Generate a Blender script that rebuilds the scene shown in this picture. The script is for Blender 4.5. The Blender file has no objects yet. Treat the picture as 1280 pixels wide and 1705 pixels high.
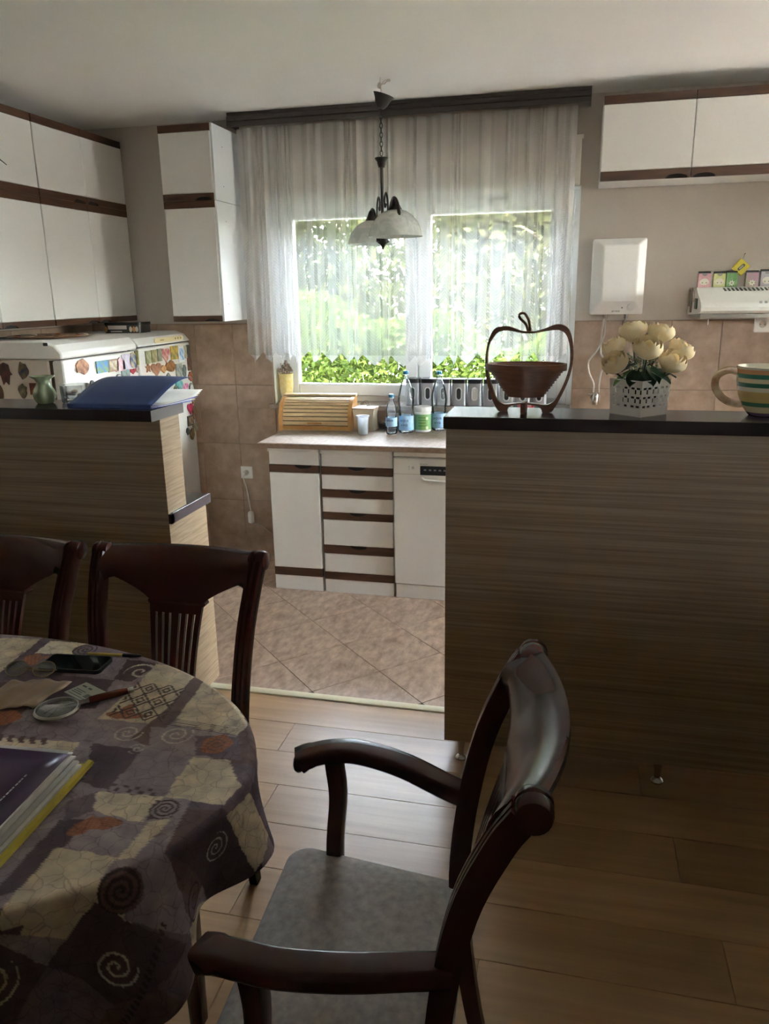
import bpy, bmesh, math, random
import numpy as np
from mathutils import Vector, Matrix
random.seed(7); np.random.seed(7)
SC = bpy.context.scene
COL = SC.collection
PI = math.pi

# ---------------------------------------------------------------- camera
cam_d = bpy.data.cameras.new('camera'); cam = bpy.data.objects.new('camera', cam_d); COL.objects.link(cam)
cam_d.sensor_fit = 'VERTICAL'; cam_d.sensor_height = 36.0
cam_d.lens = 36.0 * 1290.9 / 1705.0
cam_d.clip_start = 0.02
def cam_matrix(yaw, pitch, roll, loc):
    cy, sy = math.cos(yaw), math.sin(yaw)
    f = Vector((-sy*math.cos(pitch), cy*math.cos(pitch), -math.sin(pitch)))
    r = Vector((cy, sy, 0)); d = -(r.cross(f))
    r2 = math.cos(roll)*r + math.sin(roll)*d; d2 = -math.sin(roll)*r + math.cos(roll)*d
    u = -d2
    return Matrix(((r2.x, u.x, -f.x, loc[0]), (r2.y, u.y, -f.y, loc[1]), (r2.z, u.z, -f.z, loc[2]), (0, 0, 0, 1)))
cam.matrix_world = cam_matrix(math.radians(13.636), math.radians(15.702), math.radians(0.953), (0, 0, 1.62))
SC.camera = cam

# ---------------------------------------------------------------- world, sun, exposure
W = bpy.data.worlds.new('sky'); SC.world = W; W.use_nodes = True
nt = W.node_tree; nt.nodes.clear()
out = nt.nodes.new('ShaderNodeOutputWorld'); bg = nt.nodes.new('ShaderNodeBackground'); sky = nt.nodes.new('ShaderNodeTexSky')
sky.sky_type = 'NISHITA'; sky.sun_disc = False; sky.sun_elevation = math.radians(50); sky.sun_rotation = math.radians(200)
sky.air_density = 1.3; sky.dust_density = 3.0
hs = nt.nodes.new('ShaderNodeHueSaturation'); hs.inputs['Saturation'].default_value = 0.45
nt.links.new(sky.outputs[0], hs.inputs['Color']); nt.links.new(hs.outputs[0], bg.inputs[0]); nt.links.new(bg.outputs[0], out.inputs[0])
bg.inputs[1].default_value = 2.9
sun_d = bpy.data.lights.new('sun', 'SUN'); sun_d.energy = 10.0; sun_d.angle = math.radians(0.6); sun_d.color = (1.0, 0.94, 0.84)
sun = bpy.data.objects.new('sun', sun_d); COL.objects.link(sun)
sun.rotation_euler = Vector((-0.36, 0.03, -1.0)).to_track_quat('-Z', 'Y').to_euler()
SC.view_settings.view_transform = 'Standard'; SC.view_settings.look = 'None'
SC.view_settings.gamma = 1.0; SC.view_settings.exposure = 3.18; SC.view_settings.use_curve_mapping = False
try:
    SC.cycles.max_bounces = 14; SC.cycles.diffuse_bounces = 7; SC.cycles.glossy_bounces = 5
    SC.cycles.transparent_max_bounces = 24; SC.cycles.transmission_bounces = 10
    SC.cycles.sample_clamp_indirect = 6.0; SC.cycles.caustics_reflective = False; SC.cycles.caustics_refractive = False
except Exception: pass

# ---------------------------------------------------------------- materials
MATS = {}
def nodes_of(name):
    m = bpy.data.materials.new(name); m.use_nodes = True
    return m, m.node_tree, m.node_tree.nodes['Principled BSDF']
def rgb(c): return (c[0], c[1], c[2], 1.0)
def mat(name, col, rough=0.5, metal=0.0, var=0.0, scale=(30, 30, 30), detail=4.0, col2=None, bump=0.0, coat=0.0, spec=0.5, objvar=0.0, contrast=(0.3, 0.7), coords='Object', trans=0.0):
    if name in MATS: return MATS[name]
    m, t, b = nodes_of(name)
    b.inputs['Base Color'].default_value = rgb(col); b.inputs['Roughness'].default_value = rough; b.inputs['Metallic'].default_value = metal
    b.inputs['Specular IOR Level'].default_value = spec
    if coat: b.inputs['Coat Weight'].default_value = coat; b.inputs['Coat Roughness'].default_value = 0.08
    if var or col2 is not None or bump or objvar:
        tc = t.nodes.new('ShaderNodeTexCoord'); mp = t.nodes.new('ShaderNodeMapping'); mp.inputs['Scale'].default_value = scale
        t.links.new(tc.outputs[coords], mp.inputs[0])
        vec = mp.outputs[0]
        if objvar:
            oi = t.nodes.new('ShaderNodeObjectInfo'); ad = t.nodes.new('ShaderNodeVectorMath'); ad.operation = 'ADD'
            sc = t.nodes.new('ShaderNodeVectorMath'); sc.operation = 'SCALE'; sc.inputs['Scale'].default_value = 37.0
            cmb = t.nodes.new('ShaderNodeCombineXYZ')
            for k in range(3): t.links.new(oi.outputs['Random'], cmb.inputs[k])
            t.links.new(cmb.outputs[0], sc.inputs[0]); t.links.new(vec, ad.inputs[0]); t.links.new(sc.outputs[0], ad.inputs[1]); vec = ad.outputs[0]
        n = t.nodes.new('ShaderNodeTexNoise'); n.inputs['Scale'].default_value = 1.0; n.inputs['Detail'].default_value = detail; n.inputs['Roughness'].default_value = 0.6
        t.links.new(vec, n.inputs['Vector'])
        c2 = col2 if col2 is not None else tuple(max(0, x*(1-var)) for x in col)
        rp = t.nodes.new('ShaderNodeValToRGB'); rp.color_ramp.elements[0].position = contrast[0]; rp.color_ramp.elements[1].position = contrast[1]
        rp.color_ramp.elements[0].color = rgb(c2); rp.color_ramp.elements[1].color = rgb(col)
        t.links.new(n.outputs[0], rp.inputs[0]); colout = rp.outputs[0]
        if objvar:
            hs = t.nodes.new('ShaderNodeHueSaturation'); mr = t.nodes.new('ShaderNodeMapRange')
            mr.inputs['To Min'].default_value = 1-objvar; mr.inputs['To Max'].default_value = 1+objvar
            t.links.new(oi.outputs['Random'], mr.inputs[0]); t.links.new(mr.outputs[0], hs.inputs['Value']); t.links.new(colout, hs.inputs['Color']); colout = hs.outputs[0]
        t.links.new(colout, b.inputs['Base Color'])
        if bump:
            bp = t.nodes.new('ShaderNodeBump'); bp.inputs['Strength'].default_value = bump; bp.inputs['Distance'].default_value = 0.002
            t.links.new(n.outputs[0], bp.inputs['Height']); t.links.new(bp.outputs[0], b.inputs['Normal'])
    MATS[name] = m; return m
def clear_mat(name, tint=(1, 1, 1), ior=1.45, rough=0.03, gain=1.0, haze=0.0, hazecol=(0.9, 0.95, 1.0)):
    if name in MATS: return MATS[name]
    m = bpy.data.materials.new(name); m.use_nodes = True; t = m.node_tree; t.nodes.clear()
    o = t.nodes.new('ShaderNodeOutputMaterial'); tr = t.nodes.new('ShaderNodeBsdfTransparent'); gl = t.nodes.new('ShaderNodeBsdfGlossy')
    tr.inputs[0].default_value = rgb(tint); gl.inputs['Roughness'].default_value = rough
    fr = t.nodes.new('ShaderNodeFresnel'); fr.inputs[0].default_value = ior
    ml = t.nodes.new('ShaderNodeMath'); ml.operation = 'MULTIPLY'; ml.inputs[1].default_value = gain; ml.use_clamp = True
    mx = t.nodes.new('ShaderNodeMixShader'); t.links.new(fr.outputs[0], ml.inputs[0]); t.links.new(ml.outputs[0], mx.inputs[0])
    src = tr.outputs[0]
    if haze:
        df = t.nodes.new('ShaderNodeBsdfDiffuse'); df.inputs[0].default_value = rgb(hazecol)
        tl = t.nodes.new('ShaderNodeBsdfTranslucent'); tl.inputs[0].default_value = rgb(hazecol)
        ad = t.nodes.new('ShaderNodeMixShader'); ad.inputs[0].default_value = 0.5; t.links.new(df.outputs[0], ad.inputs[1]); t.links.new(tl.outputs[0], ad.inputs[2])
        m2 = t.nodes.new('ShaderNodeMixShader'); m2.inputs[0].default_value = haze; t.links.new(tr.outputs[0], m2.inputs[1]); t.links.new(ad.outputs[0], m2.inputs[2]); src = m2.outputs[0]
    t.links.new(src, mx.inputs[1]); t.links.new(gl.outputs[0], mx.inputs[2]); t.links.new(mx.outputs[0], o.inputs[0])
    MATS[name] = m; return m

wall_paint = mat('wall_paint', (0.52, 0.47, 0.42), 0.85, var=0.06, scale=(6, 6, 6), bump=0.05)
ceil_paint = mat('ceiling_paint', (0.86, 0.85, 0.83), 0.9, var=0.03, scale=(2, 2, 2))
tile_wall = mat('wall_tile_glaze', (0.46, 0.335, 0.25), 0.38, col2=(0.30, 0.205, 0.145), scale=(13, 13, 13), detail=8, objvar=0.07, bump=0.04)
grout = mat('grout', (0.26, 0.19, 0.14), 0.9)
tile_floor = mat('floor_tile_glaze', (0.58, 0.43, 0.33), 0.32, col2=(0.27, 0.18, 0.125), scale=(30, 14, 20), detail=9, objvar=0.06, bump=0.06)
grout_floor = mat('floor_grout', (0.10, 0.065, 0.045), 0.9)
laminate = mat('laminate_plank', (0.40, 0.245, 0.122), 0.36, spec=0.30, col2=(0.29, 0.172, 0.082), scale=(1.6, 26, 10), detail=6, objvar=0.10, bump=0.02)
lam_base = mat('laminate_joint', (0.12, 0.075, 0.04), 0.6)
strip_mat = mat('threshold_cream', (0.66, 0.60, 0.42), 0.5)
zebra = mat('striped_board', (0.38, 0.28, 0.18), 0.45, col2=(0.205, 0.132, 0.074), scale=(1.3, 6, 120), detail=6, contrast=(0.30, 0.66), bump=0.04)
slab = mat('dark_slab', (0.030, 0.020, 0.021), 0.20, var=0.3, scale=(4, 60, 60))
slab_edge = mat('slab_edge_band', (0.12, 0.105, 0.10), 0.5)
step_edge = mat('step_edge_band', (0.045, 0.025, 0.03), 0.5)
white_board = mat('white_board', (0.77, 0.76, 0.735), 0.38)
white_side = mat('white_side_board', (0.80, 0.80, 0.79), 0.30)
dark_wood = mat('dark_wood_strip', (0.105, 0.046, 0.024), 0.42, col2=(0.048, 0.021, 0.012), scale=(6, 6, 70), detail=5)
gap_shade = mat('gap_shade', (0.012, 0.01, 0.01), 0.8)  # black that stands in for shade in notches and slat gaps
enamel = mat('white_enamel', (0.80, 0.79, 0.76), 0.25)
enamel_warm = mat('warm_enamel', (0.66, 0.60, 0.53), 0.35)
pvc = mat('white_pvc', (0.82, 0.82, 0.82), 0.3)
box_white = mat('shutter_box_white', (0.82, 0.79, 0.73), 0.5)
rail_mat = mat('dark_rail', (0.045, 0.036, 0.032), 0.45)
worktop_mat = mat('worktop_laminate', (0.42, 0.325, 0.25), 0.62, spec=0.12, col2=(0.25, 0.185, 0.135), scale=(60, 60, 60), detail=5)
wtop_edge = mat('worktop_edge', (0.30, 0.20, 0.14), 0.45, col2=(0.2, 0.13, 0.09), scale=(60, 60, 60))
chrome = mat('brushed_steel', (0.55, 0.53, 0.50), 0.25, metal=1.0)
iron = mat('dark_iron', (0.030, 0.024, 0.022), 0.45, metal=0.3, var=0.4, scale=(60, 60, 60))
chair_wood = mat('mahogany', (0.052, 0.0135, 0.010), 0.24, spec=0.36)
seat_fabric = mat('grey_seat_fabric', (0.47, 0.42, 0.375), 0.9, col2=(0.30, 0.265, 0.235), scale=(55, 55, 55), detail=9, bump=0.25)
pine = mat('pale_pine', (0.78, 0.60, 0.36), 0.42, col2=(0.64, 0.45, 0.24), scale=(4, 30, 40))
pine_orange = mat('orange_pine', (0.70, 0.38, 0.14), 0.35, col2=(0.55, 0.27, 0.09), scale=(8, 20, 20))
pale_ply = mat('pale_plywood', (0.74, 0.60, 0.42), 0.5, var=0.12, scale=(5, 30, 30))
apple_wood = mat('apple_basket_wood', (0.17, 0.065, 0.03), 0.4, col2=(0.085, 0.03, 0.016), scale=(14, 14, 80))
black_plastic = mat('black_plastic', (0.012, 0.012, 0.014), 0.3)
white_plastic = mat('white_plastic', (0.82, 0.82, 0.80), 0.35)
paper = mat('paper', (0.78, 0.76, 0.72), 0.8, var=0.06, scale=(40, 40, 40))

# ---------------------------------------------------------------- mesh builder
class MB:
    def __init__(s): s.v = []; s.f = []
    def add(s, vs, fs, M=None):
        o = len(s.v)
        if M is not None: vs = [tuple(M @ Vector(p)) for p in vs]
        s.v += [tuple(p) for p in vs]; s.f += [tuple(i+o for i in f) for f in fs]; return s
    def box(s, x0, x1, y0, y1, z0, z1, bev=0.0, M=None, seg=1):
        bev = min(bev, 0.49*min(abs(x1-x0), abs(y1-y0), abs(z1-z0)))
        if bev <= 0:
            vs = [(x, y, z) for z in (z0, z1) for y in (y0, y1) for x in (x0, x1)]
            return s.add(vs, [(0,2,3,1),(4,5,7,6),(0,1,5,4),(2,6,7,3),(0,4,6,2),(1,3,7,5)], M)
        bm = bmesh.new(); bmesh.ops.create_cube(bm, size=1)
        for v in bm.verts: v.co = Vector(((x0+x1)/2+v.co.x*(x1-x0), (y0+y1)/2+v.co.y*(y1-y0), (z0+z1)/2+v.co.z*(z1-z0)))
        bmesh.ops.bevel(bm, geom=bm.edges[:], offset=bev, segments=seg, profile=0.6, affect='EDGES')
        bm.verts.index_update()
        s.add([v.co[:] for v in bm.verts], [[v.index for v in f.verts] for f in bm.faces], M); bm.free(); return s
    def lathe(s, prof, n=28, c=(0, 0, 0), M=None, rmod=None, capb=True, capt=True):
        vs = []; fs = []
        for (r, z) in prof:
            for k in range(n):
                a = 2*PI*k/n; rr = r*(rmod(a, z) if rmod else 1)
                vs.append((c[0]+rr*math.cos(a), c[1]+rr*math.sin(a), c[2]+z))
        for i in range(len(prof)-1):
            for k in range(n):
                k2 = (k+1) % n; fs.append((i*n+k, i*n+k2, (i+1)*n+k2, (i+1)*n+k))
        if capb: fs.append(tuple(reversed(range(n))))
        if capt: fs.append(tuple(range((len(prof)-1)*n, len(prof)*n)))
        return s.add(vs, fs, M)
    def sweep(s, path, sec, scale=None, up=(0, 0, 1), closed=False, cap=True, M=None, angles=None):
        P = [Vector(p) for p in path]; n = len(P); m = len(sec); vs = []; fs = []; up = Vector(up)
        for i in range(n):
            if closed: t = P[(i+1) % n]-P[(i-1) % n]
            else: t = P[min(i+1, n-1)]-P[max(i-1, 0)]
            t.normalize(); x = up.cross(t)
            if x.length < 1e-4: x = Vector((1, 0, 0)).cross(t)
            x.normalize(); y = t.cross(x)
            sc = scale[i] if scale is not None else 1.0
            sx, sy = (sc, sc) if not isinstance(sc, (tuple, list)) else sc
            for (a, b) in sec: vs.append(tuple(P[i] + x*a*sx + y*b*sy))
        for i in range(n if closed else n-1):
            j = (i+1) % n
            for k in range(m):
                k2 = (k+1) % m; fs.append((i*m+k, i*m+k2, j*m+k2, j*m+k))
        if cap and not closed: fs.append(tuple(reversed(range(m)))); fs.append(tuple(range((n-1)*m, n*m)))
        return s.add(vs, fs, M)
    def tube(s, path, r, n=8, closed=False, M=None, up=(0.13, 0.07, 1)):
        sec = [(math.cos(2*PI*k/n), math.sin(2*PI*k/n)) for k in range(n)]
        sc = r if isinstance(r, (list, tuple)) else [r]*len(path)
        return s.sweep(path, sec, sc, up=up, closed=closed, M=M)
    def prism(s, outline, d0, d1, plane='xz', M=None):
        n = len(outline); vs = []
        for d in (d0, d1):
            for (a, b) in outline: vs.append((a, d, b) if plane == 'xz' else ((a, b, d) if plane == 'xy' else (d, a, b)))
        fs = [tuple(range(n)), tuple(reversed(range(n, 2*n)))]
        for k in range(n): k2 = (k+1) % n; fs.append((k, n+k, n+k2, k2))
        return s.add(vs, fs, M)
    def grid(s, rows, M=None, closed_u=False):
        nu = len(rows[0]); vs = [p for r in rows for p in r]; fs = []
        for i in range(len(rows)-1):
            for k in range(nu if closed_u else nu-1):
                k2 = (k+1) % nu; fs.append((i*nu+k, i*nu+k2, (i+1)*nu+k2, (i+1)*nu+k))
        return s.add(vs, fs, M)
    def ball(s, c, r, n=12, m=8, M=None):
        rr = r if isinstance(r, (tuple, list)) else (r, r, r); vs = []; fs = []
        for i in range(m+1):
            th = PI*i/m
            for k in range(n):
                a = 2*PI*k/n; vs.append((c[0]+rr[0]*math.sin(th)*math.cos(a), c[1]+rr[1]*math.sin(th)*math.sin(a), c[2]-rr[2]*math.cos(th)))
        for i in range(m):
            for k in range(n):
                k2 = (k+1) % n; fs.append((i*n+k, i*n+k2, (i+1)*n+k2, (i+1)*n+k))
        return s.add(vs, fs, M)
    def mesh(s, name, smooth=35):
        me = bpy.data.meshes.new(name); me.from_pydata(s.v, [], s.f); me.validate(verbose=False)
        bm = bmesh.new(); bm.from_mesh(me); bmesh.ops.remove_doubles(bm, verts=bm.verts[:], dist=1e-6)
        bmesh.ops.recalc_face_normals(bm, faces=bm.faces[:]); bm.to_mesh(me); bm.free()
        if smooth:
            me.shade_smooth(); me.set_sharp_from_angle(angle=math.radians(smooth))
        return me
    def build(s, name, m, parent=None, smooth=35):
        return link(name, s.mesh(name, smooth), m, parent)
def link(name, me, m, parent=None):
    if m is not None and not me.materials: me.materials.append(m)
    o = bpy.data.objects.new(name, me); COL.objects.link(o)
    if parent is not None: o.parent = parent
    return o
def tag(o, label, cat, group=None, kind=None):
    o['label'] = label; o['category'] = cat
    if group: o['group'] = group
    if kind: o['kind'] = kind
    return o
def thing(name, label, cat, loc=(0, 0, 0), rz=0.0, group=None):
    o = bpy.data.objects.new(name, None); COL.objects.link(o); o.location = loc; o.rotation_euler = (0, 0, rz); o.empty_display_size = 0.05
    return tag(o, label, cat, group)
def struct(o): o['kind'] = 'structure'; return o
def copy_tree(o, parent=None):
    c = o.copy(); COL.objects.link(c); c.parent = parent
    for ch in list(o.children): copy_tree(ch, c)
    return c
def T(x, y, z): return Matrix.Translation((x, y, z))
def R(a, ax): return Matrix.Rotation(a, 4, ax)
def text_obj(body, size, m, parent, M, depth=0.0006, name='lettering', align='LEFT'):
    cu = bpy.data.curves.new('lettering_curve', 'FONT'); cu.body = body; cu.size = size; cu.extrude = depth; cu.resolution_u = 2; cu.align_x = align
    tmp = bpy.data.objects.new('tmp', cu); COL.objects.link(tmp)
    dg = bpy.context.evaluated_depsgraph_get(); me = bpy.data.meshes.new_from_object(tmp.evaluated_get(dg))
    bpy.data.objects.remove(tmp); bpy.data.curves.remove(cu)
    me.transform(M); me.materials.clear(); return link(name, me, m, parent)
def rrect(w, h, r, n=5, cx=0, cy=0):
    pts = []
    for (sx, sy, a0) in ((1, 1, 0), (-1, 1, 90), (-1, -1, 180), (1, -1, 270)):
        for k in range(n+1):
            a = math.radians(a0 + 90*k/n); pts.append((cx+sx*(w/2-r)+r*math.cos(a), cy+sy*(h/2-r)+r*math.sin(a)))
    return pts
def bez(pts, n=24):
    P = [Vector(p) for p in pts]; out = []       # Catmull-Rom through the points
    Q = [2*P[0]-P[1]] + P + [2*P[-1]-P[-2]]
    seg = len(P)-1
    for i in range(n+1):
        u = i*seg/n; k = min(int(u), seg-1); t = u-k
        a, b, c, d = Q[k], Q[k+1], Q[k+2], Q[k+3]
        out.append(0.5*((2*b)+(c-a)*t+(2*a-5*b+4*c-d)*t*t+(3*b-a-3*c+d)*t**3))
    return out

# ================================================================ ROOM SHELL
XL, XR, YF, YB, ZC = -2.97, 5.00, -2.7, 4.48, 2.58
WX0, WX1, WZ0, WZ1 = -1.765, 0.0, 0.955, 2.15
def wall_with_hole(name, axis, a0, a1, z0, z1, h, d0, d1, m):
    b = MB(); ha0, ha1, hz0, hz1 = h
    for (p, q, r, t) in ((a0, ha0, z0, z1), (ha1, a1, z0, z1), (ha0, ha1, z0, hz0), (ha0, ha1, hz1, z1)):
        if q-p < 1e-6 or t-r < 1e-6: continue
        if axis == 'x': b.box(p, q, d0, d1, r, t)
        else: b.box(d0, d1, p, q, r, t)
    return struct(b.build(name, m, smooth=0))
wall_back = wall_with_hole('wall_back', 'x', XL-.25, XR+.25, -0.05, ZC, (WX0, WX1, WZ0, WZ1), YB, YB+.30, wall_paint)
wall_left = struct(MB().box(XL-.25, XL, YF-.25, YB, -0.05, ZC).build('wall_left', wall_paint, smooth=0))
SW = (2.60, 4.00, 0.60, 2.50)
wall_right = wall_with_hole('wall_right', 'y', YF-.25, YB, -0.05, ZC, SW, XR, XR+.25, wall_paint)
RW = (-.15, 3.1, 2.20, 2.285)
wall_front = wall_with_hole('wall_front', 'x', XL, XR, -0.05, ZC, RW, YF-.25, YF, wall_paint)
wall_light_block = struct(MB().box(2.06, XR, 2.42, 2.52, -0.05, ZC).build('wall_light_block', wall_paint, smooth=0))  # unseen wall added to keep side-window light out of the living room
ceiling = struct(MB().box(XL-.25, XR+.25, YF-.25, YB+.30, ZC, ZC+.25).build('ceiling', ceil_paint, smooth=0))
floor = struct(MB().box(XL, XR, YF, YB, -0.05, -0.0045).build('floor', lam_base, smooth=0))

# laminate planks (children of the floor)
pl_cache = {}
def plank_mesh(L, w):
    k = (round(L, 3), round(w, 3))
    if k not in pl_cache: pl_cache[k] = MB().box(-L/2, L/2, -w/2, w/2, -0.0045, 0, bev=0.0007).mesh('plank', 0)
    return pl_cache[k]
y1 = 2.743; row = 0; LP = 1.285; WP = 0.193
while y1 > 0.25:
    y0 = y1-WP; x = XL + 0.01 - ((row*0.47) % 1.0)*LP
    while x < XR-0.02:
        a, b_ = max(x, XL+0.01), min(x+LP, XR-0.01)
        if b_-a > 0.03:
            o = link('plank', plank_mesh(b_-a-.0016, WP-.0016), laminate, floor); o.location = ((a+b_)/2, (y0+y1)/2, 0)
        x += LP
    y1 = y0; row += 1
o = MB().box(XL+.01, XR-.01, YF+.01, y1, -0.0045, 0).build('plank_field', laminate, floor, 0)

# diagonal kitchen tiles
kb = MB().box(XL+.001, XR-.001, 2.782, YB-.001, -0.0044, -0.0022).build('tile_bed', grout_floor, floor, 0)
def clip(poly, a, b, c):       # keep a*x+b*y<=c
    out = []
    for i in range(len(poly)):
        p, q = poly[i], poly[(i+1) % len(poly)]; dp, dq = a*p[0]+b*p[1]-c, a*q[0]+b*q[1]-c
        if dp <= 0: out.append(p)
        if dp*dq < 0:
            t = dp/(dp-dq); out.append((p[0]+t*(q[0]-p[0]), p[1]+t*(q[1]-p[1])))
    return out
E1 = (0.2362, 0.2362); E2 = (-0.2362, 0.2362); P0 = (-1.009, 2.806); full_tile = None
for i in range(-14, 16):
    for j in range(-14, 16):
        c = (P0[0]+(i+.5)*E1[0]+(j+.5)*E2[0], P0[1]+(i+.5)*E1[1]+(j+.5)*E2[1]); h = 0.2362*2*0.988/2
        poly = [(h, 0), (0, h), (-h, 0), (0, -h)]
        w = [(p[0]+c[0], p[1]+c[1]) for p in poly]; n0 = list(w)
        for (a, b_, cc) in ((-1, 0, -(XL+.01)), (1, 0, XR-.01), (0, -1, -2.785), (0, 1, YB-.008)): w = clip(w, a, b_, cc) if w else w
        if len(w) < 3: continue
        area = abs(sum(w[k][0]*w[(k+1) % len(w)][1]-w[(k+1) % len(w)][0]*w[k][1] for k in range(len(w))))/2
        if area < 0.002: continue
        if len(w) == 4 and w == n0:
            if full_tile is None: full_tile = MB().prism(poly, -0.003, 0.0, 'xy').mesh('tile', 0)
            o = link('tile', full_tile, tile_floor, floor)
        else:
            o = MB().prism([(p[0]-c[0], p[1]-c[1]) for p in w], -0.003, 0.0, 'xy').build('tile', tile_floor, floor, 0)
        o.location = (c[0], c[1], 0)
o = struct(MB().prism([(2.742, 0), (2.786, 0), (2.784, 0.006), (2.776, 0.010), (2.752, 0.010), (2.744, 0.006)], XL+.005, XR-.005, 'yz').build('trim_1', strip_mat, smooth=30))

# wall tiles: back wall + top rows of left wall
struct(MB().box(XL+.001, WX0-.001, YB-.0035, YB, 0, 1.463).box(WX1+.001, 1.74, YB-.0035, YB, 0, 1.463).box(WX0-.001, WX1+.001, YB-.0035, YB, 0, WZ0-.002).build('trim_2', grout, smooth=0))
TX = [-2.265+.2515*k for k in range(-3, 16)]; TZ = [-.005+.3665*k for k in range(5)]
for x0 in TX:
    for z0 in TZ[:4]:
        a, b_, c, d = max(x0, XL+.004)+.0015, min(x0+.2515, XR-.004)-.0015, max(z0, 0.001)+.0015, z0+.3665-.0015
        rects = [(a, b_, c, d)]
        if b_ > WX0 and a < WX1 and d > WZ0:
            rects = []
            if c < WZ0-.01: rects.append((a, b_, c, WZ0-.002))
            if a < WX0-.004: rects.append((a, WX0-.002, max(c, WZ0-.002), d))
            if b_ > WX1+.004: rects.append((WX1+.002, b_, max(c, WZ0-.002), d))
        for (p, q, r, t) in rects:
            if q-p < .004 or t-r < .004: continue
            o = MB().box(-(q-p)/2, (q-p)/2, -.004, .004, -(t-r)/2, (t-r)/2, bev=.0012).build('tile', tile_wall, wall_back, 0)
            o.location = ((p+q)/2, YB-.004, (r+t)/2)
struct(MB().box(XL, XL+.0035, 2.8, YB-.01, 0, 1.463).build('trim_3', grout, smooth=0))
for k in range(7):
    for z0 in TZ[2:4]:
        ya, yb = YB-.012-.2515*(k+1)+.0015, YB-.012-.2515*k-.0015
        o = MB().box(-.004, .004, -(yb-ya)/2, (yb-ya)/2, -.1815, .1815, bev=.0012).build('tile', tile_wall, wall_left, 0); o.location = (XL+.005, (ya+yb)/2, z0+.18325)

# kitchen window
glass = clear_mat('window_glass', (0.97, 0.985, 0.98), 1.45, 0.0)
win = struct(thing('window_1', 'white double casement window behind the lace curtain', 'window', (0, 0, 0))); del win['category']
def frame_ring(b, x0, x1, z0, z1, w, y0, y1, bev=.004):
    b.box(x0, x0+w, y0, y1, z0, z1, bev); b.box(x1-w, x1, y0, y1, z0, z1, bev)
    b.box(x0+w, x1-w, y0, y1, z0, z0+w, bev); b.box(x0+w, x1-w, y0, y1, z1-w, z1, bev)
FY = 4.615
fb = MB(); frame_ring(fb, WX0, WX1-.03, .985, WZ1, .062, FY+.012, FY+.075); fb.box(-.93, -.862, FY+.012, FY+.075, 1.04, 2.09, .004); fb.box(WX1-.03, WX1, FY-.01, FY+.075, .985, WZ1, .003)
fb.build('window_frame', pvc, win)
for (x0, x1) in ((-1.722, -.90), (-.893, -.082)):
    sb = MB(); frame_ring(sb, x0, x1, 1.02, 2.118, .072, FY-.012, FY+.05, .006); s_ = sb.build('sash', pvc, win)
    gb = MB().box(x0+.066, x1-.066, FY+.015, FY+.021, 1.087, 2.052).build('pane', glass, s_, 0)
hb = MB().box(-.952, -.928, FY-.03, FY-.012, 1.50, 1.57, .004).box(-.949, -.931, FY-.052, FY-.03, 1.42, 1.545, .006); hb.build('window_handle', white_plastic, win)
st = MB().box(-.062, -.032, FY-.06, FY-.012, 1.42, 1.62, .006).box(-.055, -.04, FY-.035, FY-.03, 1.62, 2.15); st.build('shutter_strap_winder', mat('strap_grey', (0.62, 0.60, 0.56), 0.6), win)
jb = MB().box(WX0-.0, WX0+.004, YB, FY+.02, .985, WZ1).box(WX1-.004, WX1, YB, FY-.012, .985, WZ1).box(WX0, WX1, YB, FY+.02, WZ1-.004, WZ1); struct(jb.build('trim_4', white_side, smooth=0))
struct(MB().box(WX0-.03, WX1+.03, YB-.035, FY+.02, .957, .985, .004).build('trim_5', mat('stone_sill', (0.42, 0.34, 0.28), 0.35, var=.3, scale=(50, 50, 50))))
sbx = MB().box(-1.742, -.008, YB-.045, YB+.0, 2.150, 2.378, .004).box(-1.75, .0, YB-.05, YB, 2.372, 2.386, .002)
struct(sbx.build('trim_6', box_white))
# slim high window added behind the viewer as fill light
w2 = struct(thing('added_fill_window', 'unseen slim window added behind the viewer as fill light', 'window')); del w2['category']
fb = MB(); frame_ring(fb, RW[0], RW[1], RW[2], RW[3], .008, YF-.16, YF-.10); fb.build('window_frame', pvc, w2)
MB().box(RW[0]+.006, RW[1]-.006, YF-.135, YF-.129, RW[2]+.006, RW[3]-.006).build('pane', glass, w2, 0)
# side window of the kitchen, out of frame on the right
w3 = struct(thing('added_side_window', 'unseen side window added on the right to brighten the kitchen', 'window')); del w3['category']
fb = MB()
for (a, c, p, q) in ((SW[0], SW[0]+.05, SW[2], SW[3]), (SW[1]-.05, SW[1], SW[2], SW[3]), (SW[0]+.05, SW[1]-.05, SW[2], SW[2]+.05), (SW[0]+.05, SW[1]-.05, SW[3]-.05, SW[3]), (3.25, 3.31, SW[2]+.05, SW[3]-.05)): fb.box(XR+.09, XR+.15, a, c, p, q, .003)
fb.build('window_frame', pvc, w3)
for (a, c) in ((SW[0]+.05, 3.25), (3.31, SW[1]-.05)): MB().box(XR+.11, XR+.116, a, c, SW[2]+.05, SW[3]-.05).build('pane', glass, w3, 0)

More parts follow.
